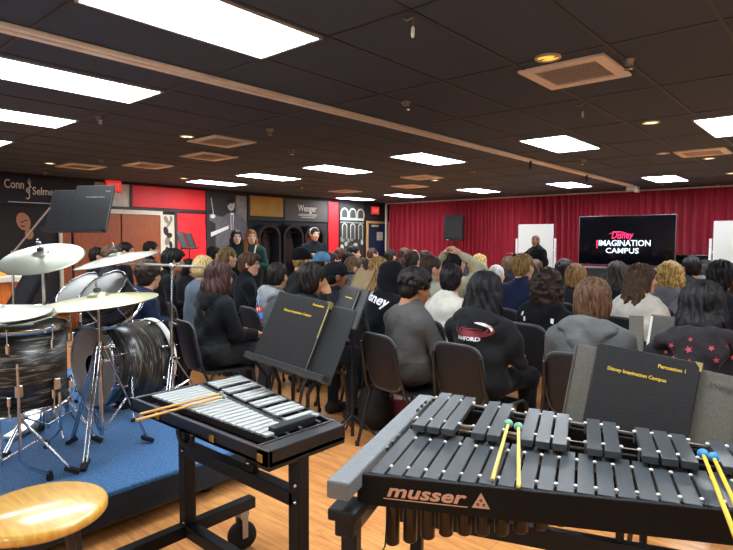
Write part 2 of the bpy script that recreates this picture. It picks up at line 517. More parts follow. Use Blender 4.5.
b = MB(); wallbox(b, 3.4, 4.22, 2.075, 2.088, .006, .03); b.build('underline', WHT, t)

t = thing('portrait_poster', 'dark photo poster of a musician below the lettered sign', 'poster', (0, 0, 0))
b = MB(); wallbox(b, 2.2, 4.15, .9, 2.0, .02); b.build('sheet', mat('#17161a', .5), t)
b = MB()
def ellw(mb, y, z, ry, rz_, off, mi=0, ang=0, th=.002, n=28):
    poly = []
    for k in range(n):
        a = 2 * math.pi * k / n; p = (math.cos(a) * ry, math.sin(a) * rz_)
        poly.append((p[0] * math.cos(ang) - p[1] * math.sin(ang), p[0] * math.sin(ang) + p[1] * math.cos(ang)))
    mb.prism(poly, th, mi, wallM(y, z, off))
ellw(b, 3.66, 1.70, .16, .24, .02, 1, .25); ellw(b, 3.64, 1.73, .115, .165, .0235, 0, .25)
ellw(b, 3.73, 1.50, .07, .10, .0225, 0, .1); ellw(b, 3.62, 1.72, .03, .012, .0265, 1); ellw(b, 3.68, 1.75, .03, .012, .0265, 1); ellw(b, 3.63, 1.64, .035, .012, .0265, 1)
b.prism([(-.45, -.5), (.1, -.5), (.35, .02), (.1, .1), (-.1, .02)], .001, 2, wallM(3.7, 1.44, .0205))
b.build('figure', [mat('#b98468', .6), mat('#2a1a16', .7), mat('#241f22', .7)], t)

# top strip picture, door, banners
t = thing('wall_picture', 'pale narrow picture above the brown doors beside the exit sign', 'picture', (0, 0, 0))
y0, y1, z0, z1 = 4.95, 5.68, 2.06, 2.56
b = MB(); wallbox(b, y0, y1, z0, z1, .02); b.build('sheet', mat('#bdb8aa', .6, 0, .3, 6), t)
b = MB(); wallbox(b, y0, y1, z0 - .03, z0, .03); wallbox(b, y1, y1 + .03, z0 - .03, z1, .03); b.build('frame', BLACKPAINT, t)

DW = wood('#8a4320', '#a95a2c', 5., .45, (14, 14, 1))
ybase, ymid, yend = 4.3, 5.46, 6.34
for k, (a_, c_) in enumerate(((4.3, 5.44), (5.47, 6.32))):
    tag_ = 'door_%d' % (k + 1)
    b = MB(); wallbox(b, a_, c_, 0.0, 1.93, .045, 0, 0, .004); 
    o = struct(tag_, b, DW)
    h = MB(); yy = c_ - .09 if k == 0 else a_ + .09
    h.tube([(XL + .045, yy, .95), (XL + .09, yy, .95)], .012, 10); h.tube([(XL + .09, yy, .95), (XL + .09, yy + (-.1 if k == 0 else .1), .95)], .011, 10)
    h.build('door_handle', STEEL, o)
b = MB(); wallbox(b, 4.24, 6.38, 1.94, 2.03, .06); wallbox(b, 6.32, 6.38, 0, 1.94, .06); wallbox(b, 4.24, 4.3, 0, 1.94, .06); struct('trim_1', b, mat('#d8cfbd', .55))
b = MB(); wallbox(b, 4.4, 7.55, 2.03, 2.09, .05); wallbox(b, 7.49, 7.56, .0, 2.56, .05); wallbox(b, 6.68, 6.74, 0, 2.03, .05); wallbox(b, 5.66, 5.71, 2.09, 2.56, .045)
struct('trim_2', b, mat('#2e2a2a', .6))
t = thing('red_banner', 'wide red fabric banner above the brown doors', 'banner', (0, 0, 0), 0, 'red wall banners')
b = MB(); wallbox(b, 5.72, 7.48, 2.10, 2.56, .03, 0, 0, .006); b.build('cloth', RED, t)
t = thing('red_banner', 'tall red fabric banner right of the brown doors', 'banner', (0, 0, 0), 0, 'red wall banners')
b = MB()
vs = []; fs = []
for i_ in range(13):
    for j_ in range(19):
        y_ = 6.75 + .73 * i_ / 12; z_ = .85 + 1.16 * j_ / 18
        vs.append((XL + .03 + .012 * math.sin(y_ * 9 + z_ * 7) * math.sin(z_ * 11), y_, z_))
for i_ in range(12):
    for j_ in range(18):
        fs.append((i_ * 19 + j_, (i_ + 1) * 19 + j_, (i_ + 1) * 19 + j_ + 1, i_ * 19 + j_ + 1))
b.add(vs, fs, 0, True); wallbox(b, 6.75, 7.48, .85, 2.01, .012); b.build('cloth', RED, t)
# narrow mural strip
t = thing('mural_strip', 'narrow cream wall strip with black ink figures beside the brown door', 'picture', (0, 0, 0))
b = MB(); wallbox(b, 6.39, 6.68, .7, 1.96, .02); b.build('sheet', mat('#d9d2bd', .6, 0, .05), t)
b = MB()
for (yy, zz, ry, rz_, an) in [(6.48, 1.85, .05, .09, .4), (6.56, 1.78, .03, .13, -.6), (6.60, 1.88, .035, .06, .2), (6.47, 1.6, .06, .1, .2), (6.55, 1.5, .07, .06, .5), (6.5, 1.38, .06, .1, -.3), (6.58, 1.3, .04, .08, .2), (6.5, 1.1, .06, .15, .1)]:
    ellw(b, yy, zz, ry, rz_, .02, rnd.choice((0, 1)), an)
b.build('ink_figures', [mat('#1a1a1a', .6), mat('#8a8478', .6)], t)

# generic black and white conductor poster
t = thing('conductor_poster', 'black and white poster of a man in a suit conducting with a baton', 'poster', (0, 0, 0))
b = MB(); wallbox(b, 7.57, 8.68, 1.0, 2.54, .02); b.build('sheet', mat('#26272b', .55, 0, .2, 5), t)
b = MB(); G = [mat('#b4b4b6', .6, 0, .1), mat('#e2e2e2', .6), mat('#62636a', .6, 0, .3, 14), mat('#141416', .6), mat('#7a7a7c', .6, 0, .3, 10)]
b.prism([(0, 0), (.33, 0), (.33, .9), (0, .9)], .001, 4, wallM(8.34, 1.6, .0205))           # pale backdrop
b.prism([(-.45, -.7), (.5, -.7), (.48, -.1), (.33, .1), (.08, .16), (-.08, .16), (-.25, .06), (-.55, .12), (-.68, .1), (-.68, 0), (-.45, -.1)], .001, 2, wallM(8.2, 1.9, .0215))
b.prism([(-.05, .1), (.05, .1), (.02, -.32), (-.04, -.32)], .001, 1, wallM(8.23, 1.97, .023))
b.prism([(-.02, .05), (.02, .05), (.012, -.33), (-.018, -.33)], .001, 3, wallM(8.225, 1.97, .0245))
ellw(b, 8.2, 2.27, .105, .15, .0235, 0); ellw(b, 8.2, 2.37, .11, .075, .025, 3); ellw(b, 8.12, 2.3, .025, .06, .025, 3)
ellw(b, 8.17, 2.28, .016, .007, .0262, 3); ellw(b, 8.24, 2.28, .016, .007, .0262, 3); ellw(b, 8.2, 2.2, .03, .008, .0262, 3); ellw(b, 8.205, 2.24, .012, .012, .0262, 4)
ellw(b, 7.68, 1.97, .07, .05, .0235, 1)
b.prism([(-.012, 0), (.012, 0), (-.05, .4), (-.075, .4)], .001, 0, wallM(7.7, 2.0, .0245))
b.prism([(0, 0), (.5, .2), (.5, .28), (0, .1)], .001, 1, wallM(7.62, 1.48, .0235))
b.build('figure', G, t)
b = MB(); wallbox(b, 8.69, 8.75, 0, 2.56, .05); wallbox(b, 8.75, 9.9, 1.9, 2.0, .05); wallbox(b, 9.87, 9.92, 0, 2.54, .04); struct('trim_3', b, mat('#232329', .6))
t = thing('gold_panel', 'plain gold panel high on the far left wall', 'panel', (0, 0, 0))
b = MB(); wallbox(b, 8.77, 9.86, 2.02, 2.53, .03, 0, 0, .004); b.build('board', mat('#b08a35', .5, .2, .15, 3), t)
# second sign
t = thing('wall_sign', 'grey wall sign with white lettering Wenger', 'sign', (0, 0, 0))
b = MB(); wallbox(b, 9.93, 11.52, 1.93, 2.53, .03, 0, 0, .004); b.build('board', mat('#4d4a47', .6, 0, .05), t)
walltext(t, 'Wenger', 297, 315.5, 211, 1.25, mat('#f3efe2', .5, 0, .02), .005)
b = MB(); wallbox(b, 10.42, 11.1, 2.12, 2.135, .005, .03); wallbox(b, 10.5, 11.02, 2.03, 2.05, .005, .03)
for k in range(14): wallbox(b, 10.40 + k * .05, 10.43 + k * .05, 2.075, 2.11, .004, .03)
b.build('underline', mat('#c9c4b4', .5), t)
t = thing('red_banner', 'narrow vertical red banner left of the arches picture', 'banner', (0, 0, 0), 0, 'red wall banners')
b = MB(); wallbox(b, 11.56, 11.98, .8, 2.53, .03, 0, 0, .005); b.build('cloth', RED, t)
b = MB(); wallbox(b, 11.98, 12.04, 0, 2.55, .05); wallbox(b, 13.14, 13.2, 0, 2.55, .04); struct('trim_4', b, mat('#15161b', .6))
# black and white arcade picture
t = thing('arches_picture', 'black and white picture of arches beside the far door', 'picture', (0, 0, 0))
b = MB(); wallbox(b, 12.05, 13.13, .7, 2.5, .02); b.build('sheet', mat('#2b302e', .6, 0, .4, 6), t)
b = MB(); pale = [mat('#b9bfb4', .6, 0, .2, 9), mat('#3c423f', .6), mat('#828a82', .6)]
wallbox(b, 12.06, 13.12, 2.02, 2.09, .002, .02); wallbox(b, 12.06, 13.12, 1.93, 1.97, .002, .02, 2)
for k in range(3):
    yc = 12.25 + k * .36
    for rr_, mi, of in ((.17, 0, .02), (.125, 1, .0215)):
        poly = [(-rr_, 0)] + [(-rr_ * math.cos(math.pi * q / 10), .12 + rr_ * math.sin(math.pi * q / 10)) for q in range(11)] + [(rr_, 0)]
        b.prism(poly, .0015, mi, wallM(yc, 2.1, of))
    b.prism([(-.11, 0), (.11, 0), (.11, .42), (.0, .5), (-.11, .42)], .0015, 0, wallM(yc, 1.45, .02))
    b.prism([(-.08, 0), (.08, 0), (.08, .4), (.0, .46), (-.08, .4)], .0015, 1, wallM(yc, 1.45, .0215))
for k in range(16):
    ellw(b, 12.12 + rnd.random() * .95, 1.0 + rnd.random() * .45, .05 + rnd.random() * .05, .05 + rnd.random() * .05, .02 + k * .0001, rnd.choice((0, 1, 2)))
b.build('print', pale, t)
# far door
b = MB(); wallbox(b, 13.3, 14.28, 0, 1.95, .045, 0, 0, .004); o = struct('door_3', b, mat('#1d2a48', .5, 0, .06))
b2 = MB(); wallbox(b2, 13.72, 14.02, 1.42, 1.68, .004, .045); b2.build('notice', mat('#b9b6a6', .6, 0, .25, 14), o)
b2 = MB(); b2.box((XL + .08, 13.6, 1.87), (.05, .3, .06), .01); b2.build('door_closer', mat('#cfc6b0', .4, .3), o)
b2 = MB(); b2.tube([(XL + .045, 14.2, .95), (XL + .1, 14.2, .95), (XL + .1, 14.08, .95)], .012, 8); b2.build('door_handle', STEEL, o)
b = MB(); wallbox(b, 13.22, 13.3, 0, 1.95, .06); wallbox(b, 13.22, 14.36, 1.95, 2.02, .06); wallbox(b, 14.28, 14.36, 0, 1.95, .06); struct('trim_5', b, mat('#c39a63', .5))
def exit_sign(y, z, label, x=XL + .03, rz=0):
    t = thing('exit_sign', label, 'sign', (XL, y, z))
    b = MB(); b.box((.05, 0, 0), (.06, .34, .24), .01); b.build('housing', mat('#d23a37', .4), t)
    b = MB(); b.box((.085, 0, 0), (.012, .31, .21)); b.build('face', emit('#ff4038', .55), t)
    tb = text_mb('EXIT', .145, .002, bold=.004, sx=.8, align='CENTER'); M = WM.copy(); M.translation = Vector((.094, 0, -.052)); xf(tb, M); tb.build('lettering', mat('#ffd9d2', .5, 0, .02), t)
exit_sign(13.62, 2.36, 'red exit sign above the far navy door')
exit_sign(5.3, 2.50, 'red exit sign above the brown doors behind the tall music stand')
# dark arched lockers with red garments
LK = mat('#0c0d10', .6, 0, .1); 
for k, (yc, lab) in enumerate(((9.05, 'left one of the three dark arched lockers under the gold panel'), (9.85, 'middle one of the three dark arched lockers'), (10.6, 'right one of the dark arched lockers, with a red garment inside'))):
    t = thing('arched_locker', lab, 'locker', (XL + .42, yc, 0), 0, 'dark arched lockers')
    b = MB(); 
    def arch(r_, h, n=12): return [(-r_, 0)] + [(-r_ * math.cos(math.pi * q / n), h + r_ * .9 * math.sin(math.pi * q / n)) for q in range(n + 1)] + [(r_, 0)]
    out = arch(.35, 1.5); inn = arch(.29, 1.48)
    Mx = WM.copy(); Mx.translation = Vector((-.35, 0, 0))
    n = len(out); vs = [(p[0], p[1], .4) for p in out] + [(p[0], p[1], .4) for p in inn] + [(p[0], p[1], 0.0) for p in out] + [(p[0], p[1], .03) for p in inn]
    fs = []
    for q in range(n - 1):
        fs += [(q + 1, q, n + q, n + q + 1), (q, q + 1, 2 * n + q + 1, 2 * n + q), (n + q + 1, n + q, 3 * n + q, 3 * n + q + 1)]
    fs.append(tuple(3 * n + q for q in reversed(range(n)))); b.add(vs, fs, 0, False, Mx)
    b.build('shell', LK, t)
    b = MB(); b.ball((-.2, 0, 1.15), 1, 0, None, 16, (.1, .2, .38)); b.ball((-.2, 0, 1.5), 1, 0, None, 12, (.08, .09, .1)); b.build('garment', mat(('#231618', '#2c1818', '#8a1c22')[k], .8), t)
    b = MB(); b.tube([(-.2, -.29, 1.62), (-.2, .29, 1.62)], .012, 8); b.build('rail', STEEL, t)
# ------------------------------------------------------------------ drum riser (two carpeted sections on casters)
CARPET = mat('#3d6b9a', .95, 0., .5, 95, .6, 300, (1, 1, 1), 0, .1, .2)
RISER = .22
def riser(x0, x1, y0, y1, label, casters):
    cx, cy = (x0 + x1) / 2, (y0 + y1) / 2
    t = thing('drum_riser', label, 'riser', (cx, cy, 0), 0, 'carpeted risers')
    b = MB(); b.box((0, 0, RISER - .012), (x1 - x0, y1 - y0, .024), .008); b.build('carpet_top', CARPET, t)
    b = MB(); b.box((0, 0, RISER - .087), (x1 - x0 - .006, y1 - y0 - .006, .126), .004); b.build('side_skirt', mat('#1d2733', .95, 0, .35, 95, .4, 300), t)  # dark fabric skirt; the shading of the side is put into its colour too
    b = MB(); b.box((0, 0, RISER - .155), (x1 - x0 - .03, y1 - y0 - .03, .014)); b.build('underframe', BLACKPAINT, t)
    for px, py in casters:
        b = MB(); b.lathe([(.001, -.02), (.048, -.02), (.052, -.012), (.052, .012), (.048, .02), (.001, .02)], 24, 0, Matrix.Translation((px - cx, py - cy, .052)) @ Matrix.Rotation(R(90), 4, 'X') )
        c = b.build('caster', RUBBER, t)
        b = MB(); b.box((px - cx, py - cy, .1), (.05, .07, .012)); b.box((px - cx, py - cy - .028, .075), (.03, .006, .06)); b.box((px - cx, py - cy + .028, .075), (.03, .006, .06)); b.build('bracket', STEEL, c)
RX, RY = -2.58, 1.92
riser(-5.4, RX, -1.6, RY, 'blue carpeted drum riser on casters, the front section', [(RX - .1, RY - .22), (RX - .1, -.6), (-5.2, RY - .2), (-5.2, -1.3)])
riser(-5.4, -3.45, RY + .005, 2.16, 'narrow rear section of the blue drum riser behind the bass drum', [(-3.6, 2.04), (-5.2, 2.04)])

# ------------------------------------------------------------------ drums
def oyster():
    k = 'oyster'
    if k in _M: return _M[k]
    m = bpy.data.materials.new('oyster_wrap'); m.use_nodes = True
    nt = m.node_tree; b = nt.nodes['Principled BSDF']; b.inputs['Roughness'].default_value = .38; b.inputs['Coat Weight'].default_value = .12
    tc = nt.nodes.new('ShaderNodeTexCoord'); mp = nt.nodes.new('ShaderNodeMapping'); mp.inputs['Scale'].default_value = (3.5, 3.5, 52)
    nt.links.new(tc.outputs['Object'], mp.inputs[0])
    nz = nt.nodes.new('ShaderNodeTexNoise'); nz.inputs['Scale'].default_value = 1.6; nz.inputs['Detail'].default_value = 5; nz.inputs['Distortion'].default_value = 1.4; nz.inputs['Roughness'].default_value = .62
    nt.links.new(mp.outputs[0], nz.inputs['Vector'])
    rp = nt.nodes.new('ShaderNodeValToRGB'); e = rp.color_ramp.elements
    e[0].color = (*lin('#0d0c0c'), 1); e[0].position = .44
    e[1].color = (*lin('#bdb7a8'), 1); e[1].position = .80
    x = e.new(.54); x.color = (*lin('#2b2926'), 1)
    x = e.new(.64); x.color = (*lin('#8d887c'), 1)
    nt.links.new(nz.outputs['Fac'], rp.inputs[0]); nt.links.new(rp.outputs[0], b.inputs['Base Color'])
    _M[k] = m; return m
HEADW = mat('#93958f', .45, 0, .06, 5, .05, 500)
HEADG = mat('#8a7c6c', .4, 0, .08, 5, .05, 500)
def axis_euler(n, up=(0, 0, 1)):
    n = Vector(n).normalized(); u = Vector(up); x = u.cross(n)
    if x.length < 1e-3: x = Vector((1, 0, 0))
    x.normalize(); y = n.cross(x)
    return Matrix((x, y, n)).transposed().to_euler()
def drum(name, label, c, n, dia, dep_, nl, hoop=CHROME, port=False, head=HEADW, head2=HEADW, shell=None, hoopw=.02):
    t = thing(name, label, 'drum', c); t.rotation_euler = axis_euler(n)
    r = dia / 2; h = dep_ / 2
    b = MB(); b.lathe([(r - .006, -h + .012), (r, -h + .012), (r, h - .012), (r - .006, h - .012)], 64); b.build('shell', shell or oyster(), t)
    b = MB(); b.lathe([(.001, h + .002), (r * .97, h + .002), (r + .004, h - .004), (r + .004, h - .01)], 64); b.build('batter_head', head, t)
    b = MB()
    if port: b.lathe([(r * .3, -h - .002), (r * .97, -h - .002), (r + .004, -h + .004), (r + .004, -h + .01)], 64)
    else: b.lathe([(.001, -h - .002), (r * .97, -h - .002), (r + .004, -h + .004), (r + .004, -h + .01)], 64)
    b.build('resonant_head', head2, t)
    for s in (1, -1):
        b = MB(); z = s * h
        b.lathe([(r + .005, z - s * hoopw), (r + .012, z - s * hoopw), (r + .012, z - s * .001), (r + .016, z + s * .004), (r + .004, z + s * .006), (r + .004, z)], 64); b.build('hoop', mat('#d9d9d4', .3, 0, .03) if (port and s == 1) else hoop, t)
    for k in range(nl):
        a = 2 * math.pi * (k + .5) / nl; M = Matrix.Rotation(a, 4, 'Z')
        for s in ((1, -1) if dep_ > .22 else (0,)):
            b = MB(); z = s * (h - .075)
            b.box((r + .012, 0, z), (.024, .018, .05 if s else .06), .006, 0, M); b.build('lug', hoop if hoop != BLACKPAINT else CHROME, t)
            b = MB()
            if s: b.tube([(r + .02, 0, z), (r + .02, 0, s * (h + .012))], .0035, 6, M=M); b.ball((r + .02, 0, s * (h + .014)), .006, 0, M, 8)
            else: b.tube([(r + .02, 0, -h - .01), (r + .02, 0, h + .012)], .0035, 6, M=M)
            b.build('tension_rod', CHROME, t)
    return t
# floor tom
ft = dep(15, 377, 2.78)
ft_top, ft_bot = .98, .585
n_ft = Vector((0, 0, 1))
t = drum('floor_tom', 'big black oyster striped floor tom at the left edge on the blue riser', (ft.x, ft.y, (ft_top + ft_bot) / 2), (.02, .0, 1), .46, ft_top - ft_bot, 8)
hz = -(ft_top + ft_bot) / 2
fti = t.rotation_euler.to_matrix().inverted()
for k, (u, v) in enumerate(((31, 475), (62, 445), (-60, 470))):
    if k == 0: q = zpl(50, 480, RISER)
    elif k == 1: q = zpl(47, 448, RISER)
    else: q = zpl(-45, 470, RISER)
    d = Vector((q.x - ft.x, q.y - ft.y, 0)).normalized() if k != 0 else (Vector((-ft.x, -ft.y, 0)).normalized() + Vector((.12, 0, 0))).normalized()
    if k == 1: d = (Vector((CR.x, CR.y, 0)).normalized() + Vector((CF.x, CF.y, 0)) * -.25).normalized()
    if k == 0: d = (Vector((-ft.x, -ft.y, 0)).normalized() + CR * .05).normalized()
    p = d * .262
    b = MB(); q = Vector((q.x - ft.x, q.y - ft.y, 0))
    b.tube([fti @ Vector(w_) for w_ in ((p.x, p.y, .05 if k == 0 else -.12), (p.x, p.y, -.40 if k == 0 else -.30), (q.x * .3 + p.x * .7, q.y * .3 + p.y * .7, -.46 if k == 0 else -.38), (q.x, q.y, hz + RISER + .03))], .0075, 8)
    lg = b.build('leg', CHROME, t)
    b = MB(); b.lathe([(.016, 0), (.018, .01), (.012, .045)], 12, 0, Matrix.Translation(fti @ Vector((q.x, q.y, hz + RISER))), (True, True)); b.build('rubber_foot', RUBBER, lg)
    b = MB(); b.box(fti @ Vector((d.x * .245, d.y * .245, -.08)), (.035, .035, .06), .006); b.build('bracket', CHROME, t)
# bass drum
bd = dep(124, 361, 3.95)
n_b = Vector((.10, -.99, 0.0)).normalized()
t = drum('bass_drum', 'black oyster striped bass drum lying on the blue riser, port hole in its head', (bd.x, bd.y, bd.z), -n_b, .53, .46, 8, mat('#c9ccd0', .2, 1., .05), True, HEADG, HEADG, None, .035)
mi_ = t.rotation_euler.to_matrix().inverted()
for s in (1, -1):
    side = n_b.cross(Vector((0, 0, 1))) * s
    p0 = side * .26 + Vector((0, 0, -.05)) + n_b * .1; p1 = side * .36 + n_b * .16 + Vector((0, 0, RISER - bd.z + .012))
    b = MB(); b.tube([mi_ @ p0, mi_ @ p1], .008, 8); lg = b.build('spur', CHROME, t)
    b = MB(); b.ball(mi_ @ (p1 + Vector((0, 0, .004))), .015, 0, None, 10); b.build('rubber_foot', RUBBER, lg)
b = MB(); b.tube([mi_ @ Vector((0, 0, .26)), mi_ @ Vector((0, 0, .40))], .014, 10); b.tube([mi_ @ Vector((-.02, -.1, .38)), mi_ @ Vector((.02, .1, .40))], .012, 8); b.box(mi_ @ Vector((0, 0, .275)), (.06, .06, .03), .006); b.build('tom_mount', CHROME, t)
cush = Vector((0, 0, RISER - bd.z))
b = MB(); b.box(mi_ @ Vector((0, 0, (RISER - bd.z - .262) / 2)), (.14, max(.02, abs(RISER - bd.z + .262)), .12), .004); b.build('lift', RUBBER, t)
# rack toms
def lat(c):
    tc = (CO - c); tc.z = 0; tc.normalize(); return tc, UPV.cross(-tc)
UPV = Vector((0, 0, 1))
for (u, v, d, lab) in ((101, 287, 3.6, 'small rack tom with pale tilted head, nearer the viewer'), (77, 288, 3.85, 'small rack tom with pale tilted head, behind and left of the other')):
    c0 = dep(u, v, d); tc_, lf_ = lat(c0); n_t = (lf_ * .52 + UPV * .74 + tc_ * .42).normalized(); c = c0 - n_t * .12
    drum('rack_tom', lab, c, n_t, .31, .20, 6, CHROME)
# wooden snare
sn = dep(46, 305, 3.4)
t = drum('snare_drum', 'orange wooden snare drum behind the floor tom', (sn.x, sn.y, sn.z - .09), (0, 0, 1), .34, .15, 8, CHROME, shell=wood('#c0601c', '#dd8030', 5, .3))
b = MB(); zz = RISER - sn.z + .09
b.tube([(0, 0, zz + .1), (0, 0, -.1)], .012, 8)
for k in range(3):
    a = k * 2.094; b.tube([(0, 0, zz + .28), (math.cos(a) * .22, math.sin(a) * .22, zz + .01)], .008, 6); b.tube([(0, 0, -.12), (math.cos(a) * .16, math.sin(a) * .16, -.085)], .008, 6)
b.build('stand', CHROME, t)

# ------------------------------------------------------------------ cymbals and stands
CYM = mat('#a9a57f', .4, .6, .1, 6, .1, 60, (1, 1, 1))
CYM2 = mat('#888a7a', .42, .55, .08, 6, .08, 60)
def cymbal(label, c, n, dia, m=None, bow=.03, name='cymbal'):
    r = dia / 2
    t = thing(name, label, 'cymbal', c); t.rotation_euler = axis_euler(n)
    b = MB(); k = r / .25
    pr = [(.008, .018 * k + bow)]
    for i_ in range(7): a = i_ / 6 * math.pi / 2; pr.append((.045 * k * math.sin(a) + .001, bow - .002 + .02 * k * math.cos(a)))
    for i_ in range(1, 15): s = i_ / 14; pr.append((.045 * k + (r - .045 * k) * s, bow * (1 - s ** 1.6) - .002))
    pr2 = [(a, z - .0015) for a, z in reversed(pr)]
    b.lathe(pr + pr2, 64)
    b.build('disc', m or CYM, t)
    b = MB(); b.lathe([(.018, .02 * k + bow), (.018, .035 * k + bow), (.008, .037 * k + bow)], 14, cap=(True, True)); b.build('felt', mat('#3a3c3e', .9), t)
    b = MB(); b.tube([(0, 0, .03 * k + bow), (0, 0, .085 + bow)], .004, 6); b.box((0, 0, .06 + bow), (.03, .008, .018), .003); b.build('wing_nut', CHROME, t)
    return t
def stand(label, base, top, hub=.42, spread=.30, a0=.3, arm=None, group=None, zf=RISER, name='cymbal_stand', m=None, double=True):
    """straight or boom stand: pole, three legs with rubber feet, clamps"""
    m = m or CHROME
    t = thing(name, label, 'stand', (base.x, base.y, zf))
    H = top.z - zf; tp = Vector((top.x - base.x, top.y - base.y, H))
    b = MB(); b.tube([(0, 0, .10), (0, 0, min(.72, H * .6))], .0125, 12); b.build('lower_tube', m, t)
    b = MB()
    if arm is None: b.tube([(0, 0, min(.72, H * .6)), (tp.x * .3, tp.y * .3, H * .8), tp], .009, 10)
    else: b.tube([(0, 0, min(.72, H * .6)), tp], .009, 10)
    b.build('upper_tube', m, t)
    for z in ((min(.72, H * .6)), hub):
        b = MB(); b.lathe([(.02, z - .025), (.021, z), (.018, z + .02)], 14, cap=(True, True)); b.tube([(.015, 0, z), (.055, .01, z)], .005, 6); b.box((.06, .01, z), (.012, .035, .014), .003); b.build('clamp', m, t)
    for k in range(3):
        a = a0 + k * 2.0944; dx, dy = math.cos(a), math.sin(a)
        b = MB()
        for s in ((-.009, .009) if double else (0,)):
            b.tube([(dx * .016 - dy * s, dy * .016 + dx * s, hub), (dx * spread - dy * s, dy * spread + dx * s, .03)], .006, 6)
            b.tube([(dx * .014 - dy * s, dy * .014 + dx * s, .13), (dx * spread * .55 - dy * s, dy * spread * .55 + dx * s, hub - (hub - .03) * .55)], .005, 6)
        lg = b.build('leg', m, t)
        b = MB(); b.bar((dx * (spread - .03), dy * (spread - .03), .045), (dx * (spread + .035), dy * (spread + .035), .012), .035, .024, .005); b.build('rubber_foot', RUBBER, lg)
    if arm is not None:
        a1, a2 = Vector(arm[0]) - Vector((base.x, base.y, zf)), Vector(arm[1]) - Vector((base.x, base.y, zf))
        b = MB(); b.tube([a1, a2], .0085, 10); b.build('boom_arm', mat('#d5d3cc', .35, .5), t)
        b = MB(); b.ball(tp, .022, 0, None, 12); b.tube([tp + Vector((.0, 0, -.02)), tp + Vector((.03, .03, .02))], .006, 6); b.build('tilter', m, t)
    return t
c1 = dep(42.5, 258, 3.15)
cymbal('tilted pale crash cymbal high at the left, in front of the dark poster', c1, UPV + lat(c1)[0] * .36 + lat(c1)[1] * .19, .438, CYM2)
stand('cymbal stand under the tilted crash cymbal at left', Vector((c1.x, c1.y, 0)), c1 + Vector((0, 0, .02)), a0=.85, spread=.26)
c2 = dep(98.5, 301.5, 3.06)
cymbal('large ride cymbal seen nearly edge on in front of the toms', c2, UPV + lat(c2)[1] * .10 + lat(c2)[0] * .02, .62, CYM)
stand('chrome tripod cymbal stand under the ride, nearest the viewer', Vector((c2.x, c2.y, 0)), c2 + Vector((0, 0, .03)), hub=.60, spread=.24, a0=-.75)
c3 = dep(117, 260, 3.5)
cymbal('thin crash cymbal slanting up toward the boom stand', c3, UPV + lat(c3)[1] * .22 + lat(c3)[0] * .05, .50, CYM2)
bb = zpl(173, 407, RISER); tpz = dep(172, 266, (bb - CO).dot(CF))
stand('boom cymbal stand right of the bass drum', bb, tpz, hub=.36, spread=.21, a0=1.35, arm=(c3 + Vector((0, 0, -.02)), tpz + (tpz - c3).normalized() * .34 + Vector((0, 0, .02))))
c4 = dep(-6, 314, 2.62)
hh = cymbal('pale hi-hat cymbal pair over the floor tom at the left edge', c4, UPV + lat(c4)[1] * .05 + lat(c4)[0] * .05, .50, CYM2, name='hi_hat')
b = MB(); k_ = 1.04
b.lathe([(.05, -.055), (.26, -.018), (.26, -.02), (.05, -.058)], 64); b.build('bottom_disc', CYM2, hh)
stand('hi-hat stand behind the floor tom at the left edge', Vector((c4.x, c4.y, 0)), c4, a0=1.2)
# extra microphone-like diagonal arm at the far left
d0, d1 = dep(12, 251, 3.95), dep(50, 208, 3.95)
t = thing('boom_stand', 'slim pale boom arm rising diagonally behind the tilted crash cymbal', 'stand', (d0.x, d0.y, RISER))
b = MB(); b.tube([Vector((0, 0, .1)), Vector((0, 0, d0.z - RISER))], .009, 8); b.build('pole', CHROME, t)
b = MB(); b.tube([Vector((0, 0, d0.z - RISER - .02)), d1 - Vector((d0.x, d0.y, RISER))], .007, 8); b.build('boom_arm', mat('#b59a8a', .3, .6), t)
for k in range(3):
    a = k * 2.094; b = MB(); b.tube([(0, 0, .25), (.25 * math.cos(a), .25 * math.sin(a), .012)], .008, 6); b.build('leg', CHROME, t)

# drum pedal
p0, p1 = zpl(10, 438, RISER + .02), zpl(60, 412, RISER + .02)
t = thing('drum_pedal', 'silver drum pedal with a long footboard under the floor tom', 'pedal', (p0.x, p0.y, RISER))
dv = (p1 - p0); dv.z = 0; L = dv.length; ang = math.atan2(dv.y, dv.x); t.rotation_euler = (0, 0, ang)
b = MB(); b.box((L * .5, 0, .008), (L, .07, .016), .003); b.build('base_plate', STEEL, t)
b = MB()
b.bar((.06, 0, .03), (L * .95, 0, .12), .075, .012, .004); b.bar((-.01, 0, .026), (.09, 0, .034), .08, .016, .006); b.build('footboard', mat('#c9cdd0', .3, .9), t)
b = MB(); b.box((L * .98, -.055, .11), (.03, .012, .2), .003); b.box((L * .98, .055, .11), (.03, .012, .2), .003); b.tube([(L * .98, -.06, .2), (L * .98, .06, .2)], .008, 8); b.build('post', STEEL, t)
b = MB(); b.tube([(L * .98, 0, .2), (L * 1.06, 0, .36)], .005, 6); b.ball((L * 1.06, 0, .37), .025, 0, None, 12); b.build('beater', mat('#d9d4c8', .8), t)

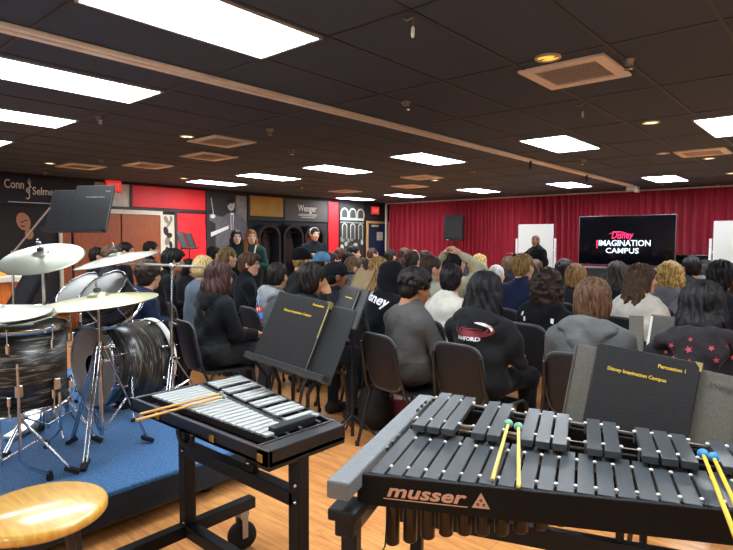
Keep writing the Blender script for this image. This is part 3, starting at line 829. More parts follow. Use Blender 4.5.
# wooden stool
sx, sy, sz = -1.815, .592, .60
t = thing('stool', 'round pale wooden stool with dark legs at the lower left corner', 'stool', (sx, sy, 0))
b = MB(); r = .184; b.lathe([(.001, sz), (r - .012, sz), (r - .004, sz - .003), (r, sz - .01), (r, sz - .024), (r - .006, sz - .032), (.001, sz - .032)], 72)
b.build('seat', wood('#d39a35', '#e8b552', 4, .38, (2, 14, 6), .9), t)
LEGM = mat('#2a211e', .35, 0, .1)
b = MB(); b.lathe([(.12, sz - .032), (.12, sz - .05), (.10, sz - .05)], 32, cap=(False, True)); b.build('seat_ring', LEGM, t)
for k in range(4):
    a = k * math.pi / 2 + .35; dx, dy = math.cos(a), math.sin(a)
    b = MB(); b.tube([(dx * .11, dy * .11, sz - .04), (dx * .17, dy * .17, 0.0)], .013, 10); b.build('leg', LEGM, t)
b = MB(); pts = [(math.cos(q * math.pi / 12) * .147, math.sin(q * math.pi / 12) * .147, .22) for q in range(25)]; b.tube(pts, .008, 8, cap=False); b.build('foot_ring', STEEL, t)

# ------------------------------------------------------------------ bells (glockenspiel) on a wheeled stand
GZ = .75
gx0, gx1, gy0, gl, gr = -2.23, -1.335, 1.074, 1.62, 1.416
t = thing('glockenspiel', 'silver barred glockenspiel in a black case on a wheeled black stand', 'glockenspiel', (gx0, gy0, 0))
GW = gx1 - gx0; HL = gl - gy0; HR = gr - gy0
b = MB(); poly = [(0, 0), (GW, 0), (GW, HR), (0, HL)]
M = Matrix.Translation((0, 0, GZ - .052)); b.prism(poly, .012, 0, M)
th = .018
b.bar((0, th / 2, GZ - .026), (GW, th / 2, GZ - .026), th, .052, .003)
b.bar((0, HL - th / 2, GZ - .026), (GW, HR - th / 2, GZ - .026), th, .052, .003)
b.bar((th / 2, 0, GZ - .026), (th / 2, HL, GZ - .026), th, .052, .003)
b.bar((GW - .03, 0, GZ - .032), (GW - .03, HR, GZ - .032), .06, .066, .003)
b.build('case', mat('#141416', .4, 0, .1), t)
b = MB(); b.bar((0, -.001, GZ + .001), (GW, -.001, GZ + .001), .004, .004); b.bar((GW - .06, 0, GZ + .004), (GW - .06, HR, GZ + .004), .004, .004); b.build('edge_strip', STEEL, t)
for s, z in ((212.5, 423), (261, 438), (158, 409)):
    b = MB(); b.box((ypl(s, z, gy0).x - gx0, -.004, GZ - .028), (.026, .008, .026), .003); b.build('latch', mat('#b59a4a', .35, .9), t)
SIL = mat('#a4a8a5', .5, .35, 0., 10)
NN = 21; pitch = (GW - .16) / NN
for k in range(NN):
    x = .07 + pitch * (k + .5); s = k / (NN - 1)
    y0 = .055 + .01 * s; y1 = .275 - .105 * s
    b = MB(); b.box((x, (y0 + y1) / 2, GZ + .008), (pitch * .72, y1 - y0, .009), .0015, seg=1); b.build('bar', SIL, t)
PAT = [0, 1, 2, 4, 5]                                     # accidentals of an octave starting on F
for o_ in range(3):
    for p in PAT:
        k = o_ * 7 + p
        if k >= NN - 1: continue
        s = k / (NN - 1); x = .07 + pitch * (k + 1)
        y0 = .305 - .115 * s; y1 = HL - .045 + (HR - HL) * (x / GW)
        b = MB(); b.box((x, (y0 + y1) / 2, GZ + .016), (pitch * .72, y1 - y0, .009), .0015, seg=1); b.build('bar', SIL, t)
b = MB()
b.bar((.05, .10, GZ - .022), (GW - .07, .095, GZ - .022), .012, .05); b.bar((.05, .24, GZ - .022), (GW - .07, .145, GZ - .022), .012, .05)
b.bar((.05, .34, GZ - .02), (GW - .07, .20, GZ - .02), .012, .06); b.bar((.05, .46, GZ - .02), (GW - .07, .285, GZ - .02), .012, .06)
b.build('bar_rail', mat('#2b2420', .6), t)
b = MB(); b.bar((GW - .11, .1, GZ + .012), (GW - .11, HR - .05, GZ + .012), .035, .03, .004); b.bar((.04, .292, GZ + .006), (GW - .1, .182, GZ + .006), .022, .01, .002); b.build('damper', mat('#232325', .4, .3), t)
lq = zpl(188, 528, .205); lx = lq.x - gx0; ly = lq.y - gy0
le = zpl(256, 498, .225).y - gy0
rx_ = GW - .022
for x in (lx, rx_):
    b = MB(); b.box((x, ly, (GZ - .052 + .2) / 2), (.05, .05, GZ - .052 - .2), .004); lg = b.build('leg', BLACKMETAL, t)
    for z in (.60, .545, .24): 
        b2 = MB(); b2.ball((x + .012, ly - .026, z), .007, 0, None, 10); b2.build('bolt', CHROME, lg)
    b = MB(); b.bar((x, ly - .40, .205), (x, le, .205), .05, .05, .004); b.build('foot_rail', BLACKMETAL, t)
    for y in (ly - .34, le - .06):
        b = MB(); b.lathe([(.02, -.016), (.058, -.017), (.065, -.008), (.065, .008), (.058, .017), (.02, .016)], 28, 0, Matrix.Translation((x, y, .0655)) @ Matrix.Rotation(R(65), 4, 'Z') @ Matrix.Rotation(R(90), 4, 'X'), (True, True))
        c = b.build('caster', RUBBER, t)
        b = MB(); b.box((x, y, .17), (.05, .05, .025), .004); b.bar((x + .024, y, .165), (x + .024, y, .06), .03, .005); b.bar((x - .024, y, .165), (x - .024, y, .06), .03, .005); b.build('fork', STEEL, c)
for z in (.547, .205):
    b = MB(); b.bar((lx, ly, z), (rx_, ly, z), .05, .05, .004); b.build('cross_rail', BLACKMETAL, t)
b = MB(); b.box(((lx + rx_) / 2 + .1, ly, .585), (.03, .03, .03), .006); b.bar(((lx + rx_) / 2 + .06, ly, .60), ((lx + rx_) / 2 + .14, ly, .61), .012, .012); b.build('clamp_knob', BLACKMETAL, t)
# carrying handle loop
b = MB(); hx = ypl(188, 420, gy0).x - gx0
b = MB(); pts = [(hx - .05 + .05 * (1 - math.cos(q * math.pi / 8)) , -.012, GZ - .04 - .05 * math.sin(q * math.pi / 8)) for q in range(9)]; b.tube(pts, .009, 8); b.build('handle', BLACKMETAL, t)
# music rack on posts behind the bells
DX0, DX1, DY, DZ = -1.978, -1.538, 1.526, .854
rk = thing('music_rack', 'black music desk on four posts behind the glockenspiel', 'music stand', (gx0, gy0, 0))
b = MB(); tilt = math.atan2(.185, .27); up = Vector((0, math.sin(tilt), math.cos(tilt)))
o0 = Vector((DX0 - gx0, DY - gy0, DZ)); o1 = Vector((DX1 - gx0, DY - gy0, DZ))
rkx = Vector((math.cos(.099), math.sin(.099), -.104)).normalized(); rky = Vector((-rkx.y, rkx.x, 0)).normalized(); up = UPV * .27 + rky * .133; up = (up - rkx * up.dot(rkx)).normalized()
M = frame((o0 + o1) / 2, rkx, up)
b.box((0, .158, 0), (o1.x - o0.x, .316, .006), .002, 0, M); b.box((0, .0, .03), (o1.x - o0.x, .006, .066), .002, 0, M); b.box((0, .012, .06), (o1.x - o0.x, .022, .005), .002, 0, M)
b.build('desk', mat('#2c2f30', .5, .2, .15, 80, .1, 400), rk)
for k in range(4):
    x = o0.x + (o1.x - o0.x) * (k + .35) / 3.8
    yb_ = HL - .012 + (HR - HL) * (x / GW) + .012
    dq = M @ Vector(((k + .35) / 3.8 * (o1.x - o0.x) - (o1.x - o0.x) / 2, 0, .03))
    b = MB(); b.tube([(x, yb_, GZ - .04), (x, yb_, GZ + .05), (dq.x, dq.y, dq.z - .004)], .008, 8); b.build('post', BLACKMETAL, rk)

# folders
GOLD = mat('#e8c63a', .4, 0., .02)
FOLD = mat('#17171a', .45, 0, .15, 60, .25, 260)
def folder(label, M, wd, ht, lines, corner=True, thick=.022, group='black music folders', ts=.0165, ink=None):
    """M: frame with x along the cover, y up the cover, z to the reader"""
    t = thing('music_folder', label, 'folder', M.translation, 0, group)
    t.rotation_euler = M.to_euler()
    b = MB(); b.box((0, ht / 2, thick - .002), (wd, ht, .004), .0015); b.build('front_cover', FOLD, t)
    b = MB(); b.box((0, ht / 2, .003), (wd, ht, .004), .0015); b.build('back_cover', FOLD, t)
    b = MB(); b.box((-wd / 2 + .004, ht / 2, thick / 2), (.008, ht, thick), .003); b.build('spine', mat('#4a4c50', .4), t)
    b = MB(); b.box((.004, ht / 2, thick / 2), (wd - .02, ht - .016, thick - .010)); b.build('pages', mat('#8d8b84', .8), t)
    for (s, x, y, al) in lines:
        tb = text_mb(s, ts, .0004, bold=.0003, align=al); xf(tb, Matrix.Translation((x, y, thick + .0008))); tb.build('lettering', ink or GOLD, t)
    if corner:
        b = MB(); b.add([(wd / 2 - .018, ht + .002, thick + .001), (wd / 2 + .002, ht + .002, thick + .001), (wd / 2 + .002, ht - .022, thick + .001)], [(2, 1, 0), (0, 1, 2)])
        b.box((wd / 2, ht - .012, thick / 2), (.005, .028, thick + .002)); b.build('corner', mat('#cfc07a', .3, .8), t)
    return t
M = frame(Vector((gx0, gy0, 0)) + (o0 + o1) / 2 + rkx * -.052 + rkx.cross(up) * .008 + up * .006, rkx, up)
t = folder('black folder with gold lettering on the music desk behind the glockenspiel', M, .295, .315, [('Disney Imagination Campus', .0, .235, 'CENTER'), ('Percussion', .125, .285, 'RIGHT')], ts=.014)
b = MB(); b.box((.1485, .235, .0215), (.003, .16, .004), .001); b.build('edge_band', mat('#d8c67a', .35, .3), t)

# ------------------------------------------------------------------ xylophone
A = Vector((-.900, 1.031, 0)); ZN, ZA = .82, .85
t = thing('xylophone', 'large black xylophone with resonator tubes in the right foreground', 'xylophone', A, R(20))
BARM = mat('#363b3f', .36, 0., .05, 30, .08, 500, (1, 8, 1), 0., .9)
XB = mat('#100e0e', .6, 0, .1, 40, .05, 500, (1, 1, 1), 0., .2)
P = .0445; x0 = .0235
NNAT = 26
def yn(x): return .006 + .1455 * x
def yf(x): return .359 - .034 * x
PINM = mat('#d8d5cc', .35, .2)
def pin(x, y, z): 
    b = MB(); b.tube([(x, y, z - .03), (x, y, z)], .003, 6, 1); b.ball((x, y, z + .003), .0058, 0, None, 8, (1, 1, .8)); b.build('cord_pin', [PINM, STEEL], t)
for k in range(NNAT):
    x = x0 + P * k; y0, y1 = yn(x), yf(x)
    b = MB(); b.box((x, (y0 + y1) / 2, ZN - .010), (.038, y1 - y0, .020), .0015, seg=1); b.build('bar', BARM, t)
    if k < 20:
        L = y1 - y0
        for s in (.16, .80): pin(x + P / 2, y0 + L * s, ZN - .004)
for o_ in range(4):
    for p in PAT:
        k = o_ * 7 + p
        if k > NNAT - 2: continue
        x = x0 + P * (k + .5); y0, y1 = .315 - .02 * x, .712 - .255 * x
        b = MB(); b.box((x, (y0 + y1) / 2, ZA - .010), (.038, y1 - y0, .020), .0015, seg=1); b.build('bar', BARM, t)
        if k < 19:
            L = y1 - y0
            for s in (.18, .82):
                pin(x + P / 2, y0 + L * s, ZA - .004)
                if p in (0, 4): pin(x - P / 2 - .001, y0 + L * s, ZA - .004)
XE = x0 + P * NNAT
def rail(nm, a, c, wd, ht, m=XB): 
    b = MB(); b.bar(a, c, wd, ht, .004); return b.build(nm, m, t)
fr = rail('front_rail', (-.02, yn(-.02) - .008, ZN - .039), (XE + .02, yn(XE) - .008, ZN - .039), .014, .078)
rail('node_rail', (0, yn(0) + .065, ZN - .05), (XE, yn(XE) + .035, ZN - .05), .016, .045)
rail('node_rail', (0, .287, ZN - .05), (XE, .287, ZN - .05), .016, .045)
rail('node_rail', (0, .39, ZA - .055), (XE, .35, ZA - .055), .016, .06)
rail('node_rail', (0, .64, ZA - .055), (XE, .40, ZA - .055), .016, .06)
rail('back_rail', (-.02, .70, ZA - .055), (XE + .02, .425, ZA - .055), .018, .06)
SLAT = mat('#c9c7c0', .4, .2)
for yv in (.46, .54, .60):
    rail('resonator_bank', (.0, yv, ZA - .075), (XE, yv - .12, ZA - .075), .022, .006, SLAT)
# cords threaded along the bars
for (ya_, yb_, z) in ((.06, .185, ZN - .006), (.30, .285, ZN - .006), (.385, .33, ZA - .006), (.64, .38, ZA - .006)):
    b = MB(); b.tube([(0, ya_, z), (XE, yb_, z)], .0017, 5); b.build('cord', mat('#a9a69c', .7), t)
ENDM = mat('#73777a', .4, .1, .1, 90, .2, 500)
for (xa_, xb_, ya_, yb_) in ((-.065, -.006, -.095, .715), (XE + .006, XE + .06, .05, .52)):
    b = MB(); b.box(((xa_ + xb_) / 2, (ya_ + yb_) / 2, ZN - .012), (xb_ - xa_, yb_ - ya_, .045), .006, seg=3); e = b.build('end_block', ENDM, t)
for k in range(3):
    for (y_, z_) in ((.18 + k * .05, ZN + .001), (.48 + k * .05, ZA - .006)):
        b = MB(); b.box((-.003, y_, z_), (.006, .02, .012), .002); b.build('cord_hook', STEEL, t)
# lettering on the front rail
sl = math.atan(.1455)
M = frame(Vector((.055, yn(.055) - .0165, ZN - .048)), (math.cos(sl), math.sin(sl), 0), (0, 0, 1))
INK = mat('#d9a98c', .5, 0, .02)
tb = text_mb('musser', .044, .0004, shear=.25, bold=.0012, sx=1.75, space=1.02)
kx_ = .196 / max(p[0] for p in tb.v); tb.v = [(p[0] * kx_, p[1], p[2]) for p in tb.v]; xf(tb, M)
lt = tb.build('lettering', INK, fr)
b = MB(); b.add([(-.008, -.008, 0), (.197, -.008, 0), (.199, -.0055, 0), (-.006, -.0055, 0)], [(0, 1, 2, 3)], 0, False, M)
b.prism([(.208, -.006), (.250, -.006), (.229, .032)], .0004, 0, M)
b.build('emblem', INK, fr)
b = MB(); 
for (px, py, r_) in ((.222, .003, .004), (.236, .003, .004), (.229, .013, .004)): b.lathe([(.001, 0), (r_, 0)], 10, 0, M @ Matrix.Translation((px, py, .0009)))
b.build('emblem_detail', mat('#4a3428', .5), fr)
# resonator tubes
RES = mat('#3a332c', .33, .75, .08, 20)
for k in range(20):
    x = x0 + .034 + P * k; bot = (.628, .640, .655, .668, .676, .682, .687, .698, .712, .727, .742, .75)[min(k, 11)]
    y = yn(x) + .028
    b = MB(); b.lathe([(.018, ZN - .03), (.018, bot + .004), (.014, bot), (.001, bot)], 20, 0, Matrix.Translation((x, y, 0))); b.build('resonator', RES, t)
# stand
b = MB(); b.box((-.035, -.03, .70), (.05, .06, .05), .006); b.box((-.035, -.03, .735), (.075, .09, .03), .006); b.build('leg_clamp', BLACKMETAL, t)
b = MB(); b.tube([(-.06, -.07, .727), (-.06, -.03, .727)], .009, 8); b.build('clamp_pin', CHROME, t)
for (x, y) in ((-.035, -.01), (-.035, .60), (XE + .03, .09), (XE + .03, .45)):
    b = MB(); b.box((x, y, .375), (.042, .04, .65), .005); b.build('leg', BLACKMETAL, t)
    b = MB(); b.lathe([(.015, -.014), (.04, -.015), (.045, -.006), (.045, .006), (.04, .015), (.015, .014)], 20, 0, Matrix.Translation((x, y, .046)) @ Matrix.Rotation(R(90), 4, 'X'), (True, True)); b.build('caster', RUBBER, t)
b = MB(); b.bar((-.035, -.02, .69), (-.035, .62, .69), .035, .05, .004); b.build('side_rail', mat('#5b6066', .4, .5), t)
b = MB(); b.bar((-.035, .27, .60), (XE + .03, .27, .60), .03, .055, .004); b.bar((-.035, .05, .13), (-.035, .55, .13), .03, .04); b.bar((XE + .03, .1, .13), (XE + .03, .45, .13), .03, .04); b.build('stretcher', BLACKMETAL, t)
for x in (.15, .60):
    b = MB(); b.bar((x, .27, .60), (x, .27, .78), .02, .02, .003); b.build('support_post', BLACKMETAL, t)
b = MB(); b.tube([(.055, .02, .72), (.05, .015, .68), (.045, .02, .63), (.03, .02, .60)], .002, 5); b.tube([(.055, .02, .72), (.062, .012, .66)], .002, 5); b.build('loose_cord', BLACKMETAL, t)
Q = xpl
# mallets
def mallet(label, head, tail, r, hc, sc_, group):
    c = head
    t = thing('mallet', label, 'mallet', c, 0, group)
    d = tail - head
    b = MB(); b.ball((0, 0, 0), r, 0, None, 18, (1, 1, .9)); b.build('head', mat(hc, .5, 0, .15, 120, .3, 400), t)
    b = MB(); b.tube([d.normalized() * (r * .6), d * .5, d], [.0045, .005, .0055], 10); b.ball(d, .0055, 0, None, 8); b.build('shaft', sc_, t)
YW = mat('#d9c060', .4, 0, .1, 20, 0, 200, (1, 1, 1), .3)
YW2 = mat('#e2b62e', .4, 0, .1, 20, 0, 200, (1, 1, 1), .3)
mallet('left one of the two green headed mallets lying on the xylophone', zpl(508.5, 423.5, ZA + .016), zpl(492.5, 479, ZN + .0075), .0135, '#6fa58c', YW, 'green mallets')
mallet('right one of the two green headed mallets lying on the xylophone', zpl(518.5, 426.5, ZA + .016), zpl(518.8, 486, ZN + .0075), .0135, '#6fa58c', YW, 'green mallets')
mallet('left one of the two blue headed mallets at the right edge of the xylophone', zpl(703, 453.5, ZA + .016), zpl(737, 540, ZN + .012), .0135, '#2f87c4', YW2, 'blue mallets')
mallet('right one of the two blue headed mallets at the right edge of the xylophone', zpl(713.5, 457, ZA + .016), zpl(745, 525, ZN + .012), .0135, '#2f87c4', YW2, 'blue mallets')
TAN = mat('#c9953f', .45, 0, .1, 20)
mallet('upper tan stick with a grey head lying across the glockenspiel', zpl(221, 393.5, GZ + .03), zpl(141, 414, GZ + .012), .011, '#8b8f8a', TAN, 'tan sticks')
mallet('lower tan stick with a grey head lying across the glockenspiel', zpl(224, 396.5, GZ + .03), zpl(137, 420, GZ + .012), .011, '#8b8f8a', TAN, 'tan sticks')

# ------------------------------------------------------------------ music stands
STANDM = mat('#66645b', .55, .15, .15, 120, .12, 600)
DESKD = mat('#33373a', .5, .2, .1, 80, .1, 500)
def music_stand(label, M, wd, ht, m, name='music_stand', zf=0., px=0.):
    """M: frame at middle of the lower desk edge (x along, y up the desk, z to reader)"""
    o = M.translation
    c = M @ Vector((px, ht * .45, -.03))
    t = thing(name, label, 'music stand', (c.x, c.y, zf))
    T = Matrix.Translation((-c.x, -c.y, -zf)) @ M
    b = MB(); b.box((0, ht / 2, -.002), (wd, ht, .004), .0015, 0, T)
    # rolled side edges
    for s in (-1, 1): b.box((s * wd / 2, ht / 2, .003), (.004, ht, .012), .001, 0, T)
    b.build('desk', m, t)
    b = MB(); b.box((0, -.001, .03), (wd, .004, .062), .0015, 0, T); b.box((0, .008, .06), (wd, .018, .004), .001, 0, T); b.build('ledge', m, t)
    hz_ = c.z - zf
    b = MB(); b.tube([(0, 0, .05), (0, 0, hz_ * .55)], .013, 10); b.tube([(0, 0, hz_ * .5), (0, 0, hz_)], .009, 10); b.build('pole', BLACKMETAL, t)
    b = MB(); b.box((0, ht * .45, -.018), (.09, .07, .028), .006, 0, T); b.build('tilter', BLACKMETAL, t)
    for k in range(3):
        a = k * 2.094 + .4; b = MB(); b.tube([(0, 0, .2), (math.cos(a) * .12, math.sin(a) * .12, .11), (math.cos(a) * .27, math.sin(a) * .27, .008)], .008, 8); b.build('leg', BLACKMETAL, t)
    return t
# right foreground stand with the large folder
fa, fb = zpl(602, 344.5, 1.035), zpl(700, 364.5, 1.005)
xd = (fb - fa).normalized(); back = Vector((-xd.y, xd.x, 0)).normalized()
up2 = (UPV * .27 + back * .06); up2 = (up2 - xd * up2.dot(xd)).normalized()
mid = (fa + fb) / 2
ht_f = .30
bot = mid - up2 * ht_f
Mf = frame(bot + up2.cross(xd) * 0, xd, up2)
nz_ = xd.cross(up2)
Md = frame(bot + nz_ * (-.012) + xd * .02 + up2 * .002, xd, up2)
ms = music_stand('grey music stand with the large lettered folder behind the xylophone', Md, .52, .283, STANDM)
tb = text_mb('Wenger', .026, .0003, shear=.2, bold=.0003); T = Matrix.Translation((-ms.location.x, -ms.location.y, 0)) @ Md @ Matrix.Translation((.165, .232, .0012)); xf(tb, T); tb.build('lettering', mat('#4a4740', .5), ms)
folder('large black folder lettered Disney Imagination Campus on the stand behind the xylophone', frame(bot - nz_ * .008 + up2 * .004 - xd * .004, xd, up2), .322, ht_f, [('Disney Imagination Campus', -.02, .215, 'CENTER'), ('Percussion 1', .125, .258, 'RIGHT')])
# drummer's stand
pa, pb = dep(65, 231.5, 4.02), dep(105, 233.5, 3.97)
xd = Vector((pb.x - pa.x, pb.y - pa.y, 0)).normalized(); back = Vector((-xd.y, xd.x, 0)); up3 = (UPV * .27 + back * .10 + xd * .04).normalized()
Md = frame((pa + pb) / 2 - xd * .07, xd, up3)
music_stand('tall black music stand behind the drum kit holding two dark folders', Md, .47, .335, mat('#1d2530', .5, .2), zf=RISER, px=-.09)
nz_ = xd.cross(up3)
folder('dark folder on the right of the tall stand behind the drum kit', frame((pa + pb) / 2 + xd * .03 + up3 * .005 + nz_ * .014, xd, up3), .295, .345, [('Disney Imagination Campus', .02, .25, 'CENTER'), ('Drums', .13, .295, 'RIGHT')], False, ts=.013, ink=mat('#b9b6a8', .5, 0, .02))
folder('dark folder on the left of the tall stand behind the drum kit', frame((pa + pb) / 2 - xd * .21 + up3 * .005 + nz_ * .014, xd, up3), .18, .31, [], False)
# ------------------------------------------------------------------ implicit surfaces for people
def grid(lo, hi, vox):
    n = [int(math.ceil((hi[i] - lo[i]) / vox)) + 1 for i in range(3)]
    ax = [lo[i] + vox * np.arange(n[i], dtype=np.float32) for i in range(3)]
    X, Y, Z = np.meshgrid(*ax, indexing='ij')
    return np.stack([X, Y, Z], -1).astype(np.float32)
def sd_rc(P, a, b, r1, r2):
    a = np.array(a, np.float32); b = np.array(b, np.float32); ab = b - a
    t = np.clip(((P - a) @ ab) / max(1e-9, float(ab @ ab)), 0, 1)
    return np.linalg.norm(P - (a + t[..., None] * ab), axis=-1) - (r1 + (r2 - r1) * t)
def sd_el(P, c, r, rx=0.):
    q = P - np.array(c, np.float32)
    if rx:
        cs, sn = math.cos(rx), math.sin(rx)
        q = np.stack([q[..., 0], cs * q[..., 1] + sn * q[..., 2], -sn * q[..., 1] + cs * q[..., 2]], -1)
    r = np.array(r, np.float32)
    k0 = np.linalg.norm(q / r, axis=-1); k1 = np.linalg.norm(q / (r * r), axis=-1)
    return k0 * (k0 - 1) / np.maximum(k1, 1e-6)
def smin(a, b, k):
    h = np.maximum(k - np.abs(a - b), 0) / k
    return np.minimum(a, b) - h * h * k * .25
def surface_nets(f, lo, vox):
    s = f < 0
    nx, ny, nz = f.shape
    cs = np.zeros((nx - 1, ny - 1, nz - 1), np.int32); acc = np.zeros((nx - 1, ny - 1, nz - 1, 3), np.float32); cnt = np.zeros((nx - 1, ny - 1, nz - 1), np.float32)
    def sl(i, j, k): return (slice(i, nx - 1 + i), slice(j, ny - 1 + j), slice(k, nz - 1 + k))
    for ax in range(3):
        o = [0, 1, 2]; o.remove(ax)
        for u in (0, 1):
            for v in (0, 1):
                d0 = [0, 0, 0]; d0[o[0]] = u; d0[o[1]] = v
                d1 = list(d0); d1[ax] = 1
                a = f[sl(*d0)]; b = f[sl(*d1)]
                m = (a < 0) != (b < 0)
                t = np.where(m, a / np.where(m, a - b, 1), 0)
                for q in range(3):
                    if q == ax: acc[..., q] += np.where(m, t, 0)
                    else: acc[..., q] += np.where(m, d0[q], 0)
                cnt += m
    act = cnt > 0
    idx = -np.ones(act.shape, np.int64); n = int(act.sum()); idx[act] = np.arange(n)
    ijk = np.argwhere(act)
    V = (ijk + acc[act] / cnt[act][:, None]) * vox + np.array(lo)
    F = []
    for ax in range(3):
        o = [0, 1, 2]; o.remove(ax); b_, c_ = o
        A = [slice(1, -1)] * 3; A[ax] = slice(0, -1)
        B = [slice(1, -1)] * 3; B[ax] = slice(1, None)
        m = s[tuple(A)] != s[tuple(B)]
        e = np.argwhere(m); off = np.array([1, 1, 1]); off[ax] = 0
        e = e + off
        sa = s[tuple(e.T)]
        def nb(db, dc):
            q = e.copy(); q[:, b_] += db; q[:, c_] += dc; return idx[tuple(q.T)]
        q = np.stack([nb(-1, -1), nb(0, -1), nb(0, 0), nb(-1, 0)], 1)
        flip = sa if ax != 1 else ~sa
        q = np.where(flip[:, None], q, q[:, ::-1])
        F.append(q)
    F = np.concatenate(F)
    return V, F, ijk
def solid(prims, vox, disp=None, pad=.03, lo=None, hi=None):
    """prims: ('rc'|'el', args..., label, k, op). Returns verts, faces, label per face"""
    if lo is None:
        los, his = [], []
        for p in prims:
            if p[-1] == 'sub': continue
            if p[0] == 'rc':
                a, b, r1, r2 = p[1:5]; r = max(r1, r2)
                los.append(np.minimum(a, b) - r); his.append(np.maximum(a, b) + r)
            else:
                c, r = np.array(p[1]), max(p[2]) if (len(p) > 3 and p[3]) else np.array(p[2])
                los.append(c - r); his.append(c + r)
        lo = np.min(los, 0) - pad; hi = np.max(his, 0) + pad
    P = grid(lo, hi, vox)
    d = None; best = None; lab = None
    for p in prims:
        if p[0] == 'rc': q = sd_rc(P, p[1], p[2], p[3], p[4]); L, k, op = p[5], p[6], p[7]
        else: q = sd_el(P, p[1], p[2], p[3]); L, k, op = p[4], p[5], p[6]
        if op == 'sub':
            d = -smin(-d, q, k); continue
        if d is None: d = q; best = q.copy(); lab = np.full(q.shape, L, np.int16)
        else:
            d = smin(d, q, k); m = q < best; best = np.where(m, q, best); lab[m] = L
    if disp is not None: d = d + disp(P, lab)
    V, F, ijk = surface_nets(d, lo, vox)
    fl = lab[tuple(ijk[F[:, 0]].T)]
    return V, F, fl
def RC(a, b, r1, r2, L=0, k=.03, op='u'): return ('rc', a, b, r1, r2, L, k, op)
def EL(c, r, L=0, k=.03, op='u', rx=0.): return ('el', c, r, rx, L, k, op)

# labels: 0 skin 1 lips 2 eye white 3 iris 4 brow | 5 top 6 trousers 7 shoe
def make_head():
    p = [EL((0, -.012, .03), (.075, .096, .088), 0, .02), EL((0, .028, -.045), (.058, .062, .074), 0, .03), EL((0, .055, -.095), (.03, .03, .024), 0, .03),
         EL((0, .074, .032), (.05, .018, .02), 0, .02),
         EL((.036, .062, -.022), (.022, .022, .022), 0, .03), EL((-.036, .062, -.022), (.022, .022, .022), 0, .03),
         EL((.031, .101, .006), (.016, .018, .011), 0, .012, 'sub'), EL((-.031, .101, .006), (.016, .018, .011), 0, .012, 'sub'),
         EL((.031, .075, .006), (.0125, .0125, .0105), 2, .003), EL((-.031, .075, .006), (.0125, .0125, .0105), 2, .003),
         EL((.031, .0835, .006), (.006, .0055, .006), 3, .002), EL((-.031, .0835, .006), (.006, .0055, .006), 3, .002),
         RC((0, .088, .01), (0, .108, -.028), .007, .0125, 0, .014), EL((.011, .096, -.032), (.008, .009, .007), 0, .008), EL((-.011, .096, -.032), (.008, .009, .007), 0, .008),
         EL((0, .088, -.060), (.023, .012, .0055), 1, .006), EL((0, .087, -.068), (.02, .012, .006), 1, .006),
         RC((.018, .087, .026), (.045, .077, .024), .005, .004, 4, .006), RC((-.018, .087, .026), (-.045, .077, .024), .005, .004, 4, .006),
         EL((.079, -.006, -.006), (.010, .022, .031), 0, .012, 'u'), EL((-.079, -.006, -.006), (.010, .022, .031), 0, .012, 'u'),
         EL((.09, 0, -.004), (.007, .012, .02), 0, .006, 'sub'), EL((-.09, 0, -.004), (.007, .012, .02), 0, .006, 'sub'),
         RC((0, -.03, -.06), (0, -.045, -.17), .052, .055, 0, .03)]
    return solid(p, .0058)
HEAD = make_head()
def make_hand(curl=.75):
    # local: wrist at origin, fingers along +y, palm faces -z, thumb toward +x
    p = [EL((0, .045, 0), (.040, .052, .015), 0, .012), RC((0, -.02, 0), (0, .02, 0), .024, .028, 0, .02)]
    for i_, (x, L) in enumerate(((.030, .068), (.010, .076), (-.011, .071), (-.031, .056))):
        a = np.array((x * .9, .085, 0)); pts = [a]; ang = 0.
        for s, f in ((.45, .35), (.32, .55), (.25, .5)):
            ang += curl * f; a = a + np.array((x * .12 * s, math.cos(ang), -math.sin(ang))) * L * s; pts.append(a)
        for q, (r1, r2) in zip(range(3), ((.0098, .0088), (.0088, .008), (.008, .0068))):
            p.append(RC(tuple(pts[q]), tuple(pts[q + 1]), r1, r2, 0, .006))
    p += [RC((.028, .02, -.004), (.052, .055, -.012), .015, .0105, 0, .012), RC((.052, .055, -.012), (.056, .085, -.024), .0105, .008, 0, .006)]
    return solid(p, .0046)
HAND = make_hand()

